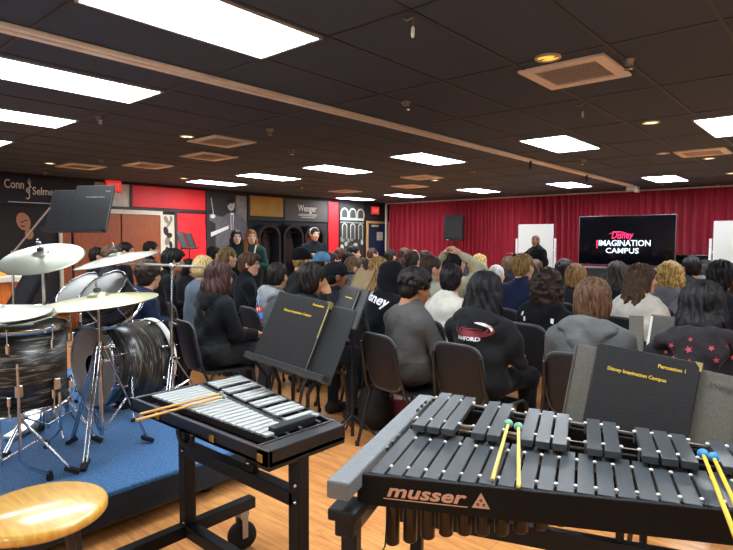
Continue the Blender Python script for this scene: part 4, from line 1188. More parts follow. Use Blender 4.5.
_HAIR = {}
def hair_mesh(style, vox=.0075):
    if style in _HAIR: return _HAIR[style]
    rr = random.Random(sum(map(ord, style)))
    cap = EL((0, -.016, .040), (.087, .108, .094), 0, .02)
    face = EL((0, .125, -.045), (.076, .098, .104), 0, .02, 'sub')
    low = lambda z: EL((0, .02, z - .3), (.5, .5, .3), 0, .012, 'sub')
    ears = [EL((.09, .012, -.03), (.03, .034, .05), 0, .015, 'sub'), EL((-.09, .012, -.03), (.03, .034, .05), 0, .015, 'sub')]
    amp, n, bump = .0035, 46, 0.
    if style == 'short':
        p = [cap, EL((0, -.055, -.02), (.076, .062, .075), 0, .03), face] + ears + [low(-.075)]
    elif style == 'crop':
        p = [EL((0, -.015, .034), (.082, .103, .092), 0, .02), EL((0, -.05, -.02), (.072, .058, .07), 0, .03), face] + ears + [low(-.06)]; amp = .0012
    elif style == 'mop':
        p = [EL((0, -.012, .044), (.094, .116, .097), 0, .02), EL((0, -.05, -.025), (.085, .07, .085), 0, .03), EL((0, .07, .07), (.07, .045, .04), 0, .03), face, low(-.10)]; amp = .005; n = 30
    elif style == 'curly':
        p = [EL((0, -.016, .042), (.088, .106, .092), 0, .02), EL((0, -.06, -.02), (.08, .06, .075), 0, .03)]
        for _ in range(300):
            a = rr.random() * 6.28; z = -.35 + 1.35 * rr.random(); c = math.sqrt(max(0, 1 - z * z)) if z < 1 else 0
            q = (math.cos(a) * c * .092, -.018 + math.sin(a) * c * .112, .036 + z * .096)
            if q[1] > .05 and q[2] < .07: continue
            p.append(EL(q, (.011 + rr.random() * .007,) * 3, 0, .006))
        p += [face, EL((.095, .02, -.035), (.03, .03, .045), 0, .012, 'sub'), EL((-.095, .02, -.035), (.03, .03, .045), 0, .012, 'sub'), low(-.085)]; amp = 0.
    elif style == 'bigcurly':
        p = [EL((0, -.03, .02), (.108, .118, .11), 0, .02), EL((0, -.06, -.07), (.112, .085, .12), 0, .03)]
        for _ in range(190):
            a = rr.random() * 6.28; z = -1 + 2 * rr.random(); c = math.sqrt(1 - z * z)
            q = (math.cos(a) * c * .112, -.04 + math.sin(a) * c * .115, -.03 + z * .155)
            if q[1] > .045 and q[2] < .07: continue
            p.append(EL(q, (.018 + rr.random() * .01,) * 3, 0, .008))
        p += [face]; amp = .002
    elif style == 'bob':
        p = [EL((0, -.018, .036), (.094, .112, .094), 0, .02), EL((0, -.03, -.05), (.1, .092, .11), 0, .04), face, EL((0, .09, -.12), (.07, .075, .12), 0, .02, 'sub'), low(-.135)]; amp = .0045; n = 34
    elif style == 'long':
        p = [EL((0, -.018, .036), (.092, .11, .094), 0, .02), EL((0, -.04, -.06), (.1, .085, .12), 0, .04), RC((.04, -.085, -.08), (.06, -.13, -.30), .055, .035, 0, .05), RC((-.04, -.085, -.08), (-.06, -.13, -.30), .055, .035, 0, .05), RC((0, -.09, -.1), (0, -.145, -.33), .06, .04, 0, .05), face, EL((0, .085, -.13), (.07, .085, .14), 0, .02, 'sub')]; amp = .0055; n = 36
    elif style == 'wavy':
        p = [EL((0, -.018, .038), (.098, .114, .097), 0, .02), EL((0, -.035, -.05), (.112, .095, .12), 0, .04)]
        for _ in range(46):
            a = math.pi + rr.random() * math.pi; q0 = (math.cos(a) * .085, -.03 + math.sin(a) * .07, -.02 - rr.random() * .04)
            q1 = (math.cos(a) * .115, -.05 + math.sin(a) * .09, -.13 - rr.random() * .09); p.append(RC(q0, q1, .03, .012 + rr.random() * .01, 0, .012))
        p += [face, EL((0, .09, -.13), (.07, .08, .13), 0, .02, 'sub')]; amp = .006; n = 26
    elif style == 'pony':
        p = [EL((0, -.015, .036), (.084, .104, .092), 0, .02), EL((0, -.05, -.02), (.072, .058, .07), 0, .03), EL((0, -.125, .05), (.03, .03, .03), 0, .02), RC((0, -.14, .045), (0, -.19, -.06), .035, .032, 0, .02), RC((0, -.19, -.06), (0, -.16, -.2), .032, .012, 0, .03), face] + ears + [EL((0, .03, -.40), (.5, .15, .33), 0, .01, 'sub')]; amp = .003
    elif style == 'bun':
        p = [EL((0, -.015, .036), (.086, .106, .093), 0, .02), EL((0, -.05, -.02), (.074, .06, .072), 0, .03), EL((0, -.12, .075), (.05, .045, .045), 0, .02), face] + ears + [low(-.07)]; amp = .003
    elif style == 'long_front':
        p = [EL((0, -.018, .036), (.090, .11, .094), 0, .02), EL((0, -.035, -.06), (.096, .08, .12), 0, .04), RC((.08, .0, -.06), (.095, .05, -.30), .04, .03, 0, .04), RC((-.08, .0, -.06), (-.095, .05, -.30), .04, .03, 0, .04), RC((0, -.08, -.1), (0, -.12, -.26), .065, .04, 0, .05), EL((0, .125, -.05), (.058, .1, .112), 0, .02, 'sub'), EL((0, .12, -.2), (.055, .12, .2), 0, .02, 'sub')]; amp = .004
    def disp(P, lab):
        x, y, z = P[..., 0], P[..., 1], P[..., 2]
        ph = np.arctan2(x, -(y + .02))
        dd = amp * np.sin(ph * n * .5 + 2.2 * np.sin(z * 22 + 1.3 * ph) + z * 8) + amp * .5 * np.sin(ph * n * 1.1 + z * 15 + 3 * np.sin(z * 13))
        dd = dd + .0045 * np.sin(62 * x + 3 * np.sin(41 * y + 5 * z)) * np.sin(57 * y + 2 * np.sin(38 * x)) * np.sin(49 * z + 2.5 * np.sin(33 * x + 29 * y))
        return dd
    V, F, fl = solid(p, vox, disp)
    # keep the crown clear of the skull and drop the hollow inside
    _HAIR[style] = (V, F); return _HAIR[style]

def hair_mat(c, sheen=.28):
    k = ('hair', c)
    if k in _M: return _M[k]
    m = bpy.data.materials.new('hair'); m.use_nodes = True
    nt = m.node_tree; b = nt.nodes['Principled BSDF']
    b.inputs['Roughness'].default_value = .55; b.inputs['Specular IOR Level'].default_value = .22
    b.inputs['Anisotropic'].default_value = .6
    tc = nt.nodes.new('ShaderNodeTexCoord'); mp = nt.nodes.new('ShaderNodeMapping'); mp.inputs['Scale'].default_value = (90, 90, 9)
    nt.links.new(tc.outputs['Object'], mp.inputs[0])
    nz = nt.nodes.new('ShaderNodeTexNoise'); nz.inputs['Scale'].default_value = 1.; nz.inputs['Detail'].default_value = 4; nz.inputs['Distortion'].default_value = .8
    nt.links.new(mp.outputs[0], nz.inputs['Vector'])
    rp = nt.nodes.new('ShaderNodeValToRGB'); cc = lin(c)
    rp.color_ramp.elements[0].color = (*[x * .3 for x in cc], 1); rp.color_ramp.elements[0].position = .36
    rp.color_ramp.elements[1].color = (*[min(1, x * 1.7 + .004) for x in cc], 1); rp.color_ramp.elements[1].position = .66
    nt.links.new(nz.outputs['Fac'], rp.inputs[0]); nt.links.new(rp.outputs[0], b.inputs['Base Color'])
    bp = nt.nodes.new('ShaderNodeBump'); bp.inputs['Strength'].default_value = .5; bp.inputs['Distance'].default_value = .01
    nt.links.new(nz.outputs['Fac'], bp.inputs['Height']); nt.links.new(bp.outputs[0], b.inputs['Normal'])
    _M[k] = m; return m
def cloth(c, bump=.25): return mat(c, .9, 0., .14, 14, .75, 17, (1, 1, 1.3), 0, .12, .06, 'cloth')
def skin(c): return mat(c, .5, 0., .06, 25, .04, 300, (1, 1, 1), 0, .4, 0, 'skin')
LIPS = {}
def darker(c, f, r=0):
    h = c.lstrip('#'); v = [int(h[i:i + 2], 16) for i in (0, 2, 4)]
    return '#%02x%02x%02x' % tuple(int(max(0, min(255, x * f + (r if i == 0 else 0)))) for i, x in enumerate(v))
EYEW = mat('#a29c94', .3, 0, .02); IRIS = mat('#2a1a12', .2, 0, .05); SHOE = mat('#1e1e20', .6, 0, .2); 

def to_mesh(name, parts, mats):
    """parts: list of (V, F, labels)"""
    vs, fs, ls = [], [], []; o = 0
    for V, F, L in parts:
        vs.append(np.asarray(V)); fs.append(np.asarray(F) + o); ls.append(np.asarray(L)); o += len(V)
    V = np.concatenate(vs); F = np.concatenate(fs); L = np.concatenate(ls)
    me = bpy.data.meshes.new(name)
    me.vertices.add(len(V)); me.vertices.foreach_set('co', V.astype(np.float32).ravel())
    me.loops.add(len(F) * 4); me.loops.foreach_set('vertex_index', F.astype(np.int32).ravel())
    me.polygons.add(len(F)); me.polygons.foreach_set('loop_start', np.arange(0, len(F) * 4, 4, dtype=np.int32))
    for m in mats: me.materials.append(m)
    me.polygons.foreach_set('material_index', L.astype(np.int32))
    me.polygons.foreach_set('use_smooth', np.ones(len(F), bool))
    me.update(calc_edges=True); me.validate()
    return me
def tfm(M, V):
    M = np.array(M); return V @ M[:3, :3].T + M[:3, 3]

def body_prims(pose, lean, T, hand_l, hand_r, bulk=1., standing=False, twist=0.):
    """local frame: +y forward, z up, origin on the floor under the hips. Returns prims, neck base, spine dir, arm wrists"""
    c, s_ = math.cos(lean), math.sin(lean)
    sp = np.array((0, s_, c)); fw = np.array((0, c, -s_))
    if standing:
        hz = .88
        Pv = np.array((0, 0, hz))
    else:
        Pv = np.array((0, 0, .545))
    def S(x, f, u): return tuple(Pv + np.array((x, 0, 0)) + fw * f + sp * u)
    B = bulk
    N = Pv + sp * T
    p = []
    if standing:
        for sd in (-1, 1):
            p += [RC((sd * .085, 0, hz - .02), (sd * .10, .01, .47), .088, .062, 6, .04), RC((sd * .10, .01, .47), (sd * .105, -.01, .09), .062, .044, 6, .03), RC((sd * .105, -.02, .045), (sd * .125, .13, .035), .045, .036, 7, .02)]
    else:
        for sd in (-1, 1):
            sp_ = .10 if sd > 0 else .12
            p += [RC((sd * .085, .02, .535), (sd * sp_ * 1.15, .385, .525), .088, .066, 6, .04), RC((sd * sp_ * 1.15, .385, .52), (sd * sp_ * 1.2, .345, .10), .064, .046, 6, .03), RC((sd * sp_ * 1.2, .32, .045), (sd * sp_ * 1.35, .47, .035), .045, .036, 7, .02)]
    p += [EL(S(0, -.005, .0), (.172 * B, .13 * B, .115), 6, .05), EL(S(0, -.01, T * .25), (.158 * B, .122 * B, .17), 5, .06, rx=lean), EL(S(0, .0, T * .62), (.172 * B, .128 * B, .20), 5, .06, rx=lean),
          RC(S(-.125 * B, -.005, T - .085), S(.125 * B, -.005, T - .085), .066, .066, 5, .07), RC(S(0, -.01, T - .06), S(0, .01, T + .02), .075, .058, 5, .05),
          RC(S(0, 0, T - .03), S(0, .028, T + .07), .052, .05, 0, .02)]
    arms = []
    for sd in (-1, 1):
        sh = np.array(S(sd * .178 * B, -.01, T - .095))
        ps = pose[0] if sd < 0 else pose[1]
        if ps == 'lap': el = np.array((sd * .225, Pv[1] + s_ * T * .35 + .06, Pv[2] + T * .36)); wr = np.array((sd * .095, .30 + s_ * .1, .66))
        elif ps == 'down': el = sh + np.array((sd * .06, -.03, -.27)); wr = el + np.array((0, .06, -.24))
        elif ps == 'knee': el = np.array((sd * .25, .12 + s_ * T * .5, Pv[2] + T * .30)); wr = np.array((sd * .14, .40, .63))
        elif ps == 'head': el = sh + np.array((sd * .17, .06, .17)); wr = np.array(S(sd * .09, -.05, T + .245))
        elif ps == 'chin': el = np.array((sd * .18, .22 + s_ * T * .6, Pv[2] + T * .45)); wr = np.array(S(sd * .05, .15, T + .05))
        elif ps == 'fold': el = sh + np.array((sd * .055, .05, -.25)); wr = el + np.array((-sd * .20, .14, .06))
        elif ps == 'hold': el = sh + np.array((sd * .05, .03, -.26)); wr = el + np.array((-sd * .10, .20, .10))
        elif ps == 'point': el = sh + np.array((sd * .16, .12, -.14)); wr = el + np.array((sd * .06, .2, .07))
        p += [RC(tuple(sh), tuple(el), .062 * B, .052, 5, .035), RC(tuple(el), tuple(el + (wr - el) * .93), .052, .038, 5, .02), RC(tuple(el + (wr - el) * .9), tuple(wr), .027, .025, 0, .01)]
        arms.append((el, wr, sd))
    return p, N, sp, fw, arms
def wrinkle(a, seed):
    def f(P, lab):
        x, y, z = P[..., 0], P[..., 1], P[..., 2]
        w1 = np.sin(34 * z + 16 * x * np.sign(.5 - seed % 1) + 9 * y + 2.5 * np.sin(9 * x + 6 * y + seed))
        w2 = np.sin(24 * x - 19 * z + 13 * y + 2. * np.sin(8 * z + seed * 3))
        m = np.where((lab == 5) | (lab == 6), 1., 0.)
        return a * m * (w1 * (.6 + .4 * np.sin(5 * y + 6 * x + seed)) + .7 * w2)
    return f
CHAIR = [None]
PEOPLE = []
def person(label, u, vtop, d, hair, haircol, top, skinc='#c98e6c', legs='#23262e', face=0., look=None, lean=.05, pose=('lap', 'lap'), bulk=1., extra=(), chair=True, standing=False, name='person', group=None, tilt=0., nod=0., back=(0, 0), seatshift=0.):
    """(u, vtop): the head's crown seen in the photograph, d its measured distance; face: body heading from +Y (ccw, rad)"""
    crown = dep(u, vtop, d)
    vox = .0125 if d < 3.9 else (.015 if d < 5 else (.019 if d < 7 else .024))
    hz = .88 if standing else .545
    headup = .283 if hair in ('curly', 'bigcurly', 'mop', 'wavy') else .272
    ht = crown.z - .0
    # torso length so that the crown reaches its measured height
    T = (ht - hz - headup * .98) / math.cos(lean)
    if not standing: T = min(.60, max(.36, T))
    zs = 1.
    pr, N, sp, fw, arms = body_prims(pose, lean, T, None, None, bulk, standing)
    V, F, L = solid(pr, vox, wrinkle(.008 if d < 5 else .007, rnd.random() * 6))
    cx = float(N[0]); 
    hb = N + sp * .02
    hy = look if look is not None else 0.
    HM = Matrix.Translation(Vector(N + sp * .135 + fw * .03)) @ Matrix.Rotation(hy, 4, 'Z') @ Matrix.Rotation(-nod, 4, 'X') @ Matrix.Rotation(tilt, 4, 'Y')
    hc = HM.translation
    # world placement: head centre under the crown
    px, py = crown.x, crown.y
    Rz = Matrix.Rotation(face, 4, 'Z')
    off = Rz @ Vector((hc.x, hc.y, 0))
    loc = Vector((px - off.x, py - off.y, 0))
    if standing: zsc = 1.
    parts = [(V, F, L), (tfm(HM, HEAD[0]), HEAD[1], HEAD[2])]
    for el, wr, sd in arms:
        y = Vector(wr - el).normalized()
        zref = Vector((0, -.2, 1)) if pose[0 if sd < 0 else 1] not in ('head', 'chin') else Vector((sd * 1, 0, .3))
        x = y.cross(zref).normalized(); z = x.cross(y)
        if sd > 0: x = -x
        Mh = Matrix((x, y, z)).transposed().to_4x4(); Mh.translation = Vector(wr) - y * .005
        Hf = HAND[1] if sd < 0 else HAND[1][:, ::-1]
        if x.cross(y).dot(z) > 0: Hf = HAND[1]
        else: Hf = HAND[1][:, ::-1]
        parts.append((tfm(Mh, HAND[0]), Hf, np.zeros(len(HAND[1]), int)))
    mats = [skin(skinc), mat(darker(skinc, .72, 25), .4, 0, .05), EYEW, IRIS, hair_mat(haircol), cloth(top), cloth(legs), SHOE]
    t = thing(name, label, 'person', loc, face, group)
    me = to_mesh('body', parts, mats)
    bo = link('body', me, t)
    if hair:
        hv, hf = hair_mesh(hair)
        me2 = to_mesh('hair', [(tfm(HM, hv), hf, np.zeros(len(hf), int))], [hair_mat(haircol)])
        link('hair', me2, t)
    st = dict(t=t, HM=HM, N=Vector(N), sp=Vector(sp), fw=Vector(fw), V=V, F=F, top=top, T=T, loc=loc, face=face, vox=vox, bulk=bulk)
    for e in extra: e(st)
    if chair and not standing: PEOPLE.append((loc, face, label, d))
    return st
# ---- things worn
def hood(col=None, size=1., lining=None):
    def f(st):
        N, sp, fw = np.array(st['N']), np.array(st['sp']), np.array(st['fw'])
        def S(x, a, u): return tuple(N + np.array((x, 0, 0)) * size + fw * a * size + sp * u * size)
        ring = []
        for k in range(10):
            a = R(-60 + 300 * k / 9) ; ring.append(S(.092 * math.cos(a) , -.012 - .072 * math.sin(a), -.012 + .026 * max(0, math.sin(a))))
        p = [RC(ring[k], ring[k + 1], .024, .024, 0, .03) for k in range(9)]
        p += [EL(S(0, -.088, -.035), (.118, .036, .06), 0, .05), EL(S(0, -.098, -.085), (.085, .032, .075), 0, .05), EL(S(0, -.10, -.14), (.04, .026, .05), 0, .05),
              RC(S(-.105, -.06, -.02), S(-.13, -.01, -.045), .03, .016, 0, .04), RC(S(.105, -.06, -.02), S(.13, -.01, -.045), .03, .016, 0, .04)]
        V, F, L = solid(p, max(.009, st['vox'] * .75), wrinkle2)
        link('hood', to_mesh('hood', [(V, F, np.zeros(len(F), int))], [cloth(col or st['top'])]), st['t'])
    return f
def wrinkle2(P, lab):
    x, y, z = P[..., 0], P[..., 1], P[..., 2]
    return .004 * np.sin(50 * z + 20 * np.abs(x) + 2 * np.sin(20 * x))
def hoodup(col):
    def f(st):
        p = [EL((0, -.025, .04), (.112, .128, .118), 0, .02), EL((0, -.05, -.06), (.115, .105, .13), 0, .04), EL((0, -.07, -.15), (.13, .085, .06), 0, .05), EL((0, .13, -.02), (.07, .11, .11), 0, .02, 'sub')]
        V, F, L = solid(p, .011, wrinkle2)
        link('hood', to_mesh('hood', [(tfm(st['HM'], V), F, np.zeros(len(F), int))], [cloth(col)]), st['t'])
    return f
def headgear(kind, col, brim=None):
    def f(st):
        vox = .009
        if kind == 'cap':
            p = [EL((0, -.014, .052), (.096, .114, .090), 0, .02), EL((0, 0, -.16), (.3, .3, .19), 0, .01, 'sub'), EL((0, .12, .035), (.075, .075, .013), 0, .012)]
        elif kind == 'visor_back':
            p = [EL((0, -.014, .052), (.096, .114, .090), 0, .02), EL((0, 0, -.16), (.3, .3, .19), 0, .01, 'sub'), EL((0, -.13, .03), (.06, .05, .013), 0, .012)]
        else:
            p = [EL((0, -.016, .045), (.098, .118, .102), 0, .02), EL((0, 0, -.16), (.3, .3, .18), 0, .01, 'sub')]
        V, F, L = solid(p, vox)
        link('cap' if kind != 'beanie' else 'beanie', to_mesh('cap', [(tfm(st['HM'], V), F, np.zeros(len(F), int))], [cloth(col)]), st['t'])
    return f
def headband(col):
    def f(st):
        b = MB(); pts = [(math.cos(a) * .095, -.0 , .038 + math.sin(a) * .098) for a in [R(-10 + 10 * k) for k in range(21)]]
        b.tube(pts, .006, 8); o = b.build('headphones' if False else 'headband', mat(col, .4), st['t']); o.matrix_local = st['HM']
    return f
def glasses(st):
    b = MB()
    for s in (-1, 1):
        pts = [(s * .032 + math.cos(a) * .021, .096, .004 + math.sin(a) * .017) for a in [k * math.pi / 8 for k in range(17)]]
        b.tube(pts, .0022, 6, cap=False); b.tube([(s * .052, .094, .008), (s * .079, .0, .012)], .002, 6)
    b.tube([(-.012, .098, .008), (.012, .098, .008)], .002, 6)
    o = b.build('glasses', BLACKPLASTIC, st['t']); o.matrix_local = st['HM']
def project(st, mb, name, mats, cx, cu, ang=0., off=.006, target='body'):
    """lay a flat figure (x right as read, y up) on the wearer's back"""
    t = st['t']; vs = []; fs = []; mm = []
    trees = []
    for o in [c for c in COL.objects if c.parent == t and c.name.split('.')[0] in ('body', 'hood')]:
        me = o.data; trees.append(BVHTree.FromPolygons([v.co.copy() for v in me.vertices], [tuple(p.vertices) for p in me.polygons]))
    ca, sa = math.cos(ang), math.sin(ang)
    N, sp, fw = st['N'], st['sp'], st['fw']
    out = MB()
    for v in mb.v:
        x = v[0] * ca - v[1] * sa + cx; y = v[0] * sa + v[1] * ca + cu
        o = N + Vector((1, 0, 0)) * x + sp * y - fw * .6
        best = None
        for tr in trees:
            h = tr.ray_cast(o, fw)
            if h[0] is not None and (best is None or h[3] < best): best = h[3]
        q = o + fw * ((best if best is not None else .5) - off - v[2])
        out.v.append(tuple(q))
    out.f = list(mb.f); out.m = list(mb.m); out.sm = list(mb.sm)
    return out.build(name, mats, t)
def subdiv(mb, n=2):
    b = bmesh.new(); vs = [b.verts.new(v) for v in mb.v]
    for f, m in zip(mb.f, mb.m):
        try: ff = b.faces.new([vs[i] for i in f]); ff.material_index = m
        except ValueError: pass
    bmesh.ops.triangulate(b, faces=b.faces[:])
    for _ in range(n): bmesh.ops.subdivide_edges(b, edges=[e for e in b.edges if e.calc_length() > .012], cuts=1)
    bmesh.ops.triangulate(b, faces=b.faces[:])
    b.verts.index_update(); o = MB()
    o.v = [tuple(v.co) for v in b.verts]; o.f = [tuple(v.index for v in f.verts) for f in b.faces]; o.m = [f.material_index for f in b.faces]; o.sm = [False] * len(o.f)
    b.free(); return o
def decal_disney(st):
    tb = text_mb('Disney', .115, .0003, shear=.1, bold=.003, align='CENTER', sx=.92)
    project(st, subdiv(tb, 1), 'lettering', [mat('#f2f2f4', .6, 0, .02)], .0, -.10, -.22)
def decal_swoosh(st):
    b = MB()
    def arc(rx, ry, r, a0, a1, mi):
        pts = [(math.cos(a0 + (a1 - a0) * k / 24) * rx, math.sin(a0 + (a1 - a0) * k / 24) * ry) for k in range(25)]
        vs = []; n = len(pts)
        for k, p in enumerate(pts):
            w_ = r * (.25 + .75 * math.sin(math.pi * k / (n - 1))); vs += [(p[0] * (1 + w_ / rx), p[1] * (1 + w_ / ry), 0), (p[0] * (1 - w_ / rx), p[1] * (1 - w_ / ry), 0)]
        b.add(vs, [(2 * k, 2 * k + 2, 2 * k + 3, 2 * k + 1) for k in range(n - 1)], mi)
    arc(.115, .036, .010, R(150), R(395), 0); arc(.085, .02, .008, R(120), R(380), 0); arc(.06, .008, .005, R(0), R(360), 0)
    arc(.105, .045, .009, R(-10), R(80), 1)
    project(st, b, 'print', [mat('#7d2b33', .7, 0, .05), mat('#e8e0e0', .6, 0, .02)], .035, -.085, .06)
    tb = text_mb('RAMFORD', .032, .0003, bold=.0012, align='CENTER', sx=1.1)
    project(st, subdiv(tb, 1), 'lettering', [mat('#e8e6e4', .6, 0, .02)], -.005, -.15, .02)
def decal_graphic(st):
    b = MB()
    b.add([(-.075, .05, 0), (.075, .06, 0), (.07, -.09, 0), (.03, -.145, 0), (-.02, -.15, 0), (-.065, -.09, 0)], [(0, 5, 4, 3, 2, 1)], 0)
    b.add([(-.085, -.02, .0015), (.085, .0, .0015), (.09, -.05, .0015), (-.08, -.075, .0015)], [(0, 3, 2, 1)], 1)
    b.add([(-.04, .035, .0015), (-.008, .04, .0015), (-.01, .005, .0015), (-.045, .0, .0015)], [(0, 3, 2, 1)], 2)
    b.add([(.01, .04, .0015), (.045, .045, .0015), (.045, .01, .0015), (.012, .006, .0015)], [(0, 3, 2, 1)], 2)
    for k in range(5):
        x = -.07 + k * .032; b.add([(x, .065, 0), (x + .009, .065, 0), (x + .012, .12, 0), (x + .002, .122, 0)], [(0, 1, 2, 3)], 1 if k % 2 == 0 else 2)
        b.add([(x, .105, 0), (x + .024, .105, 0), (x + .024, .118, 0), (x, .118, 0)], [(0, 1, 2, 3)], 1)
    for f_ in range(len(b.f)): pass
    project(st, subdiv(b, 3), 'print', [mat('#d0303c', .7, 0, .05), mat('#2f7fd0', .7, 0, .05), mat('#e6e6ea', .7, 0, .02)], -.035, -.20, .05)
def decal_stars(st):
    rr = random.Random(5); M_ = [mat('#a83f50', .8, 0, .06)]
    for (x, y, r_) in [(-.105, -.02, .014), (-.035, -.03, .017), (.05, -.015, .014), (.11, .0, .012), (-.03, .015, .011), (.07, -.065, .014), (-.095, -.075, .013), (-.03, -.085, .017), (.015, -.1, .012), (-.13, -.055, .01), (.13, -.05, .013)]:
        b = MB(); a0 = rr.random() * 6; vs = []
        for k in range(10):
            a = a0 + k * math.pi / 5; q = r_ if k % 2 == 0 else r_ * .45; vs.append((x + math.cos(a) * q, y + math.sin(a) * q, 0))
        vs.append((x, y, 0)); b.add(vs, [(k, (k + 1) % 10, 10) for k in range(10)], 0)
        project(st, b, 'star_print', M_, 0, -.03, 0)
def decal_tabs(st):
    for (x, y, a) in ((-.13, -.09, .5), (-.10, -.125, -.2), (.12, -.12, -.7)):
        b = MB(); w_, h = .01, .016
        b.add([(x - w_, y - h, 0), (x + w_, y - h + a * .01, 0), (x + w_, y + h, 0), (x - w_, y + h, 0)], [(0, 1, 2, 3)])
        project(st, b, 'white_tab', [mat('#e4e4e6', .6, 0, .02)], 0, 0, 0)
def strap(col):
    def f(st):
        N, sp, fw = st['N'], st['sp'], st['fw']
        b = MB(); pts = []
        for k in range(9):
            a = math.pi * k / 8
            pts.append(N + Vector((math.cos(a) * .085, 0, 0)) + fw * (.05 - .09 * math.sin(a)) + sp * (.0 + .045 * math.sin(a)))
        pts = [N + Vector((.06, 0, 0)) + fw * .17 - sp * .2] + pts + [N + Vector((-.06, 0, 0)) + fw * .17 - sp * .2]
        b.tube(pts, .012, 8); b.build('lanyard', mat(col, .6), st['t'])
    return f

# ------------------------------------------------------------------ chairs
SHELL = mat('#17181b', .48, 0, .1, 50, .08, 400, (1, 1, 1), 0., .35)
FRAME = mat('#3a3a3d', .35, .8, .1)
def chair(loc, rz, label, group='black stacking chairs'):
    if CHAIR[0] is not None: return dup(CHAIR[0], loc, rz, label, group)
    t = thing('chair', label, 'chair', loc, rz, group)
    def shell(fn, nu, nv, th):
        vs = []; fs = []
        for side in (0, 1):
            for i_ in range(nu + 1):
                for j_ in range(nv + 1):
                    p, n = fn(i_ / nu * 2 - 1, j_ / nv * 2 - 1); vs.append(tuple(Vector(p) + Vector(n) * th * side))
        W = nv + 1; O = (nu + 1) * W
        for i_ in range(nu):
            for j_ in range(nv):
                a = i_ * W + j_; fs.append((a, a + 1, a + W + 1, a + W)); fs.append((O + a, O + a + W, O + a + W + 1, O + a + 1))
        for i_ in range(nu):
            for j_ in (0, nv):
                a = i_ * W + j_; q = (a, a + W, O + a + W, O + a); fs.append(q if j_ == 0 else q[::-1])
        for j_ in range(nv):
            for i_ in (0, nu):
                a = i_ * W + j_; q = (a + 1, a, O + a, O + a + 1); fs.append(q if i_ == 0 else q[::-1])
        return vs, fs
    def sq(u, v, n=4.5):
        m = max(abs(u), abs(v))
        if m < 1e-6: return 0, 0
        k = (abs(u / m) ** n + abs(v / m) ** n) ** (-1 / n); return u * k, v * k
    def back_fn(u, v):
        a, c = sq(u, v); w_ = .172 - .012 * (c < 0) * abs(c)
        x = a * w_; z = .62 + c * .185
        y = -.225 - .075 * (z - .45) / .35 - .028 * (1 - a * a) + .012 * c * c
        return (x, y, z), (0, -1, .1)
    def seat_fn(u, v):
        a, c = sq(u, v); x = a * .2; y = .0 + c * .205
        z = .425 - .012 * (1 - a * a) * (1 - c * c) - (.02 * max(0, c - .6) / .4)
        return (x, y, z), (0, 0, -1)
    b = MB(); vs, fs = shell(back_fn, 20, 20, .009); b.add(vs, fs, 0, True); bk = b.build('backrest', SHELL, t)
    b = MB(); pts = [Vector(back_fn(math.cos(a) * 1, math.sin(a) * 1)[0]) for a in []]
    rim = []
    for k in range(49):
        a = 2 * math.pi * k / 48; cu, sv = math.cos(a), math.sin(a); m = max(abs(cu), abs(sv)); rim.append(Vector(back_fn(cu / m, sv / m)[0]) + Vector((0, -.004, 0)))
    b.tube(rim, .0075, 8, cap=False); b.build('rim', mat('#4c4e52', .4, .3), bk)
    b = MB(); vs, fs = shell(seat_fn, 16, 16, .012); b.add(vs, fs, 0, True); b.build('seat', SHELL, t)
    for s in (-1, 1):
        b = MB(); b.tube([(s * .168, -.305, .74), (s * .18, -.27, .55), (s * .2, -.235, .44), (s * .205, -.20, .36)], .011, 10); b.build('upright', FRAME, t)
        b = MB(); b.tube([(s * .205, -.16, .425), (s * .215, -.20, .36), (s * .235, -.285, .012)], .0115, 10); lg = b.build('leg', FRAME, t)
        b2 = MB(); b2.lathe([(.015, 0), (.015, .03), (.012, .034)], 10, 0, Matrix.Translation((s * .235, -.287, 0)), (True, True)); b2.build('foot_cap', RUBBER, lg)
        b = MB(); b.tube([(s * .19, -.18, .425), (s * .19, .13, .42), (s * .20, .165, .40), (s * .225, .215, .012)], .0115, 10); lg = b.build('leg', FRAME, t)
        b2 = MB(); b2.lathe([(.015, 0), (.015, .03), (.012, .034)], 10, 0, Matrix.Translation((s * .225, .217, 0)), (True, True)); b2.build('foot_cap', RUBBER, lg)
    b = MB(); b.tube([(-.19, -.13, .42), (.19, -.13, .42)], .009, 8); b.tube([(-.19, .12, .415), (.19, .12, .415)], .009, 8); b.build('cross_bar', FRAME, t)
    CHAIR[0] = t
    return t
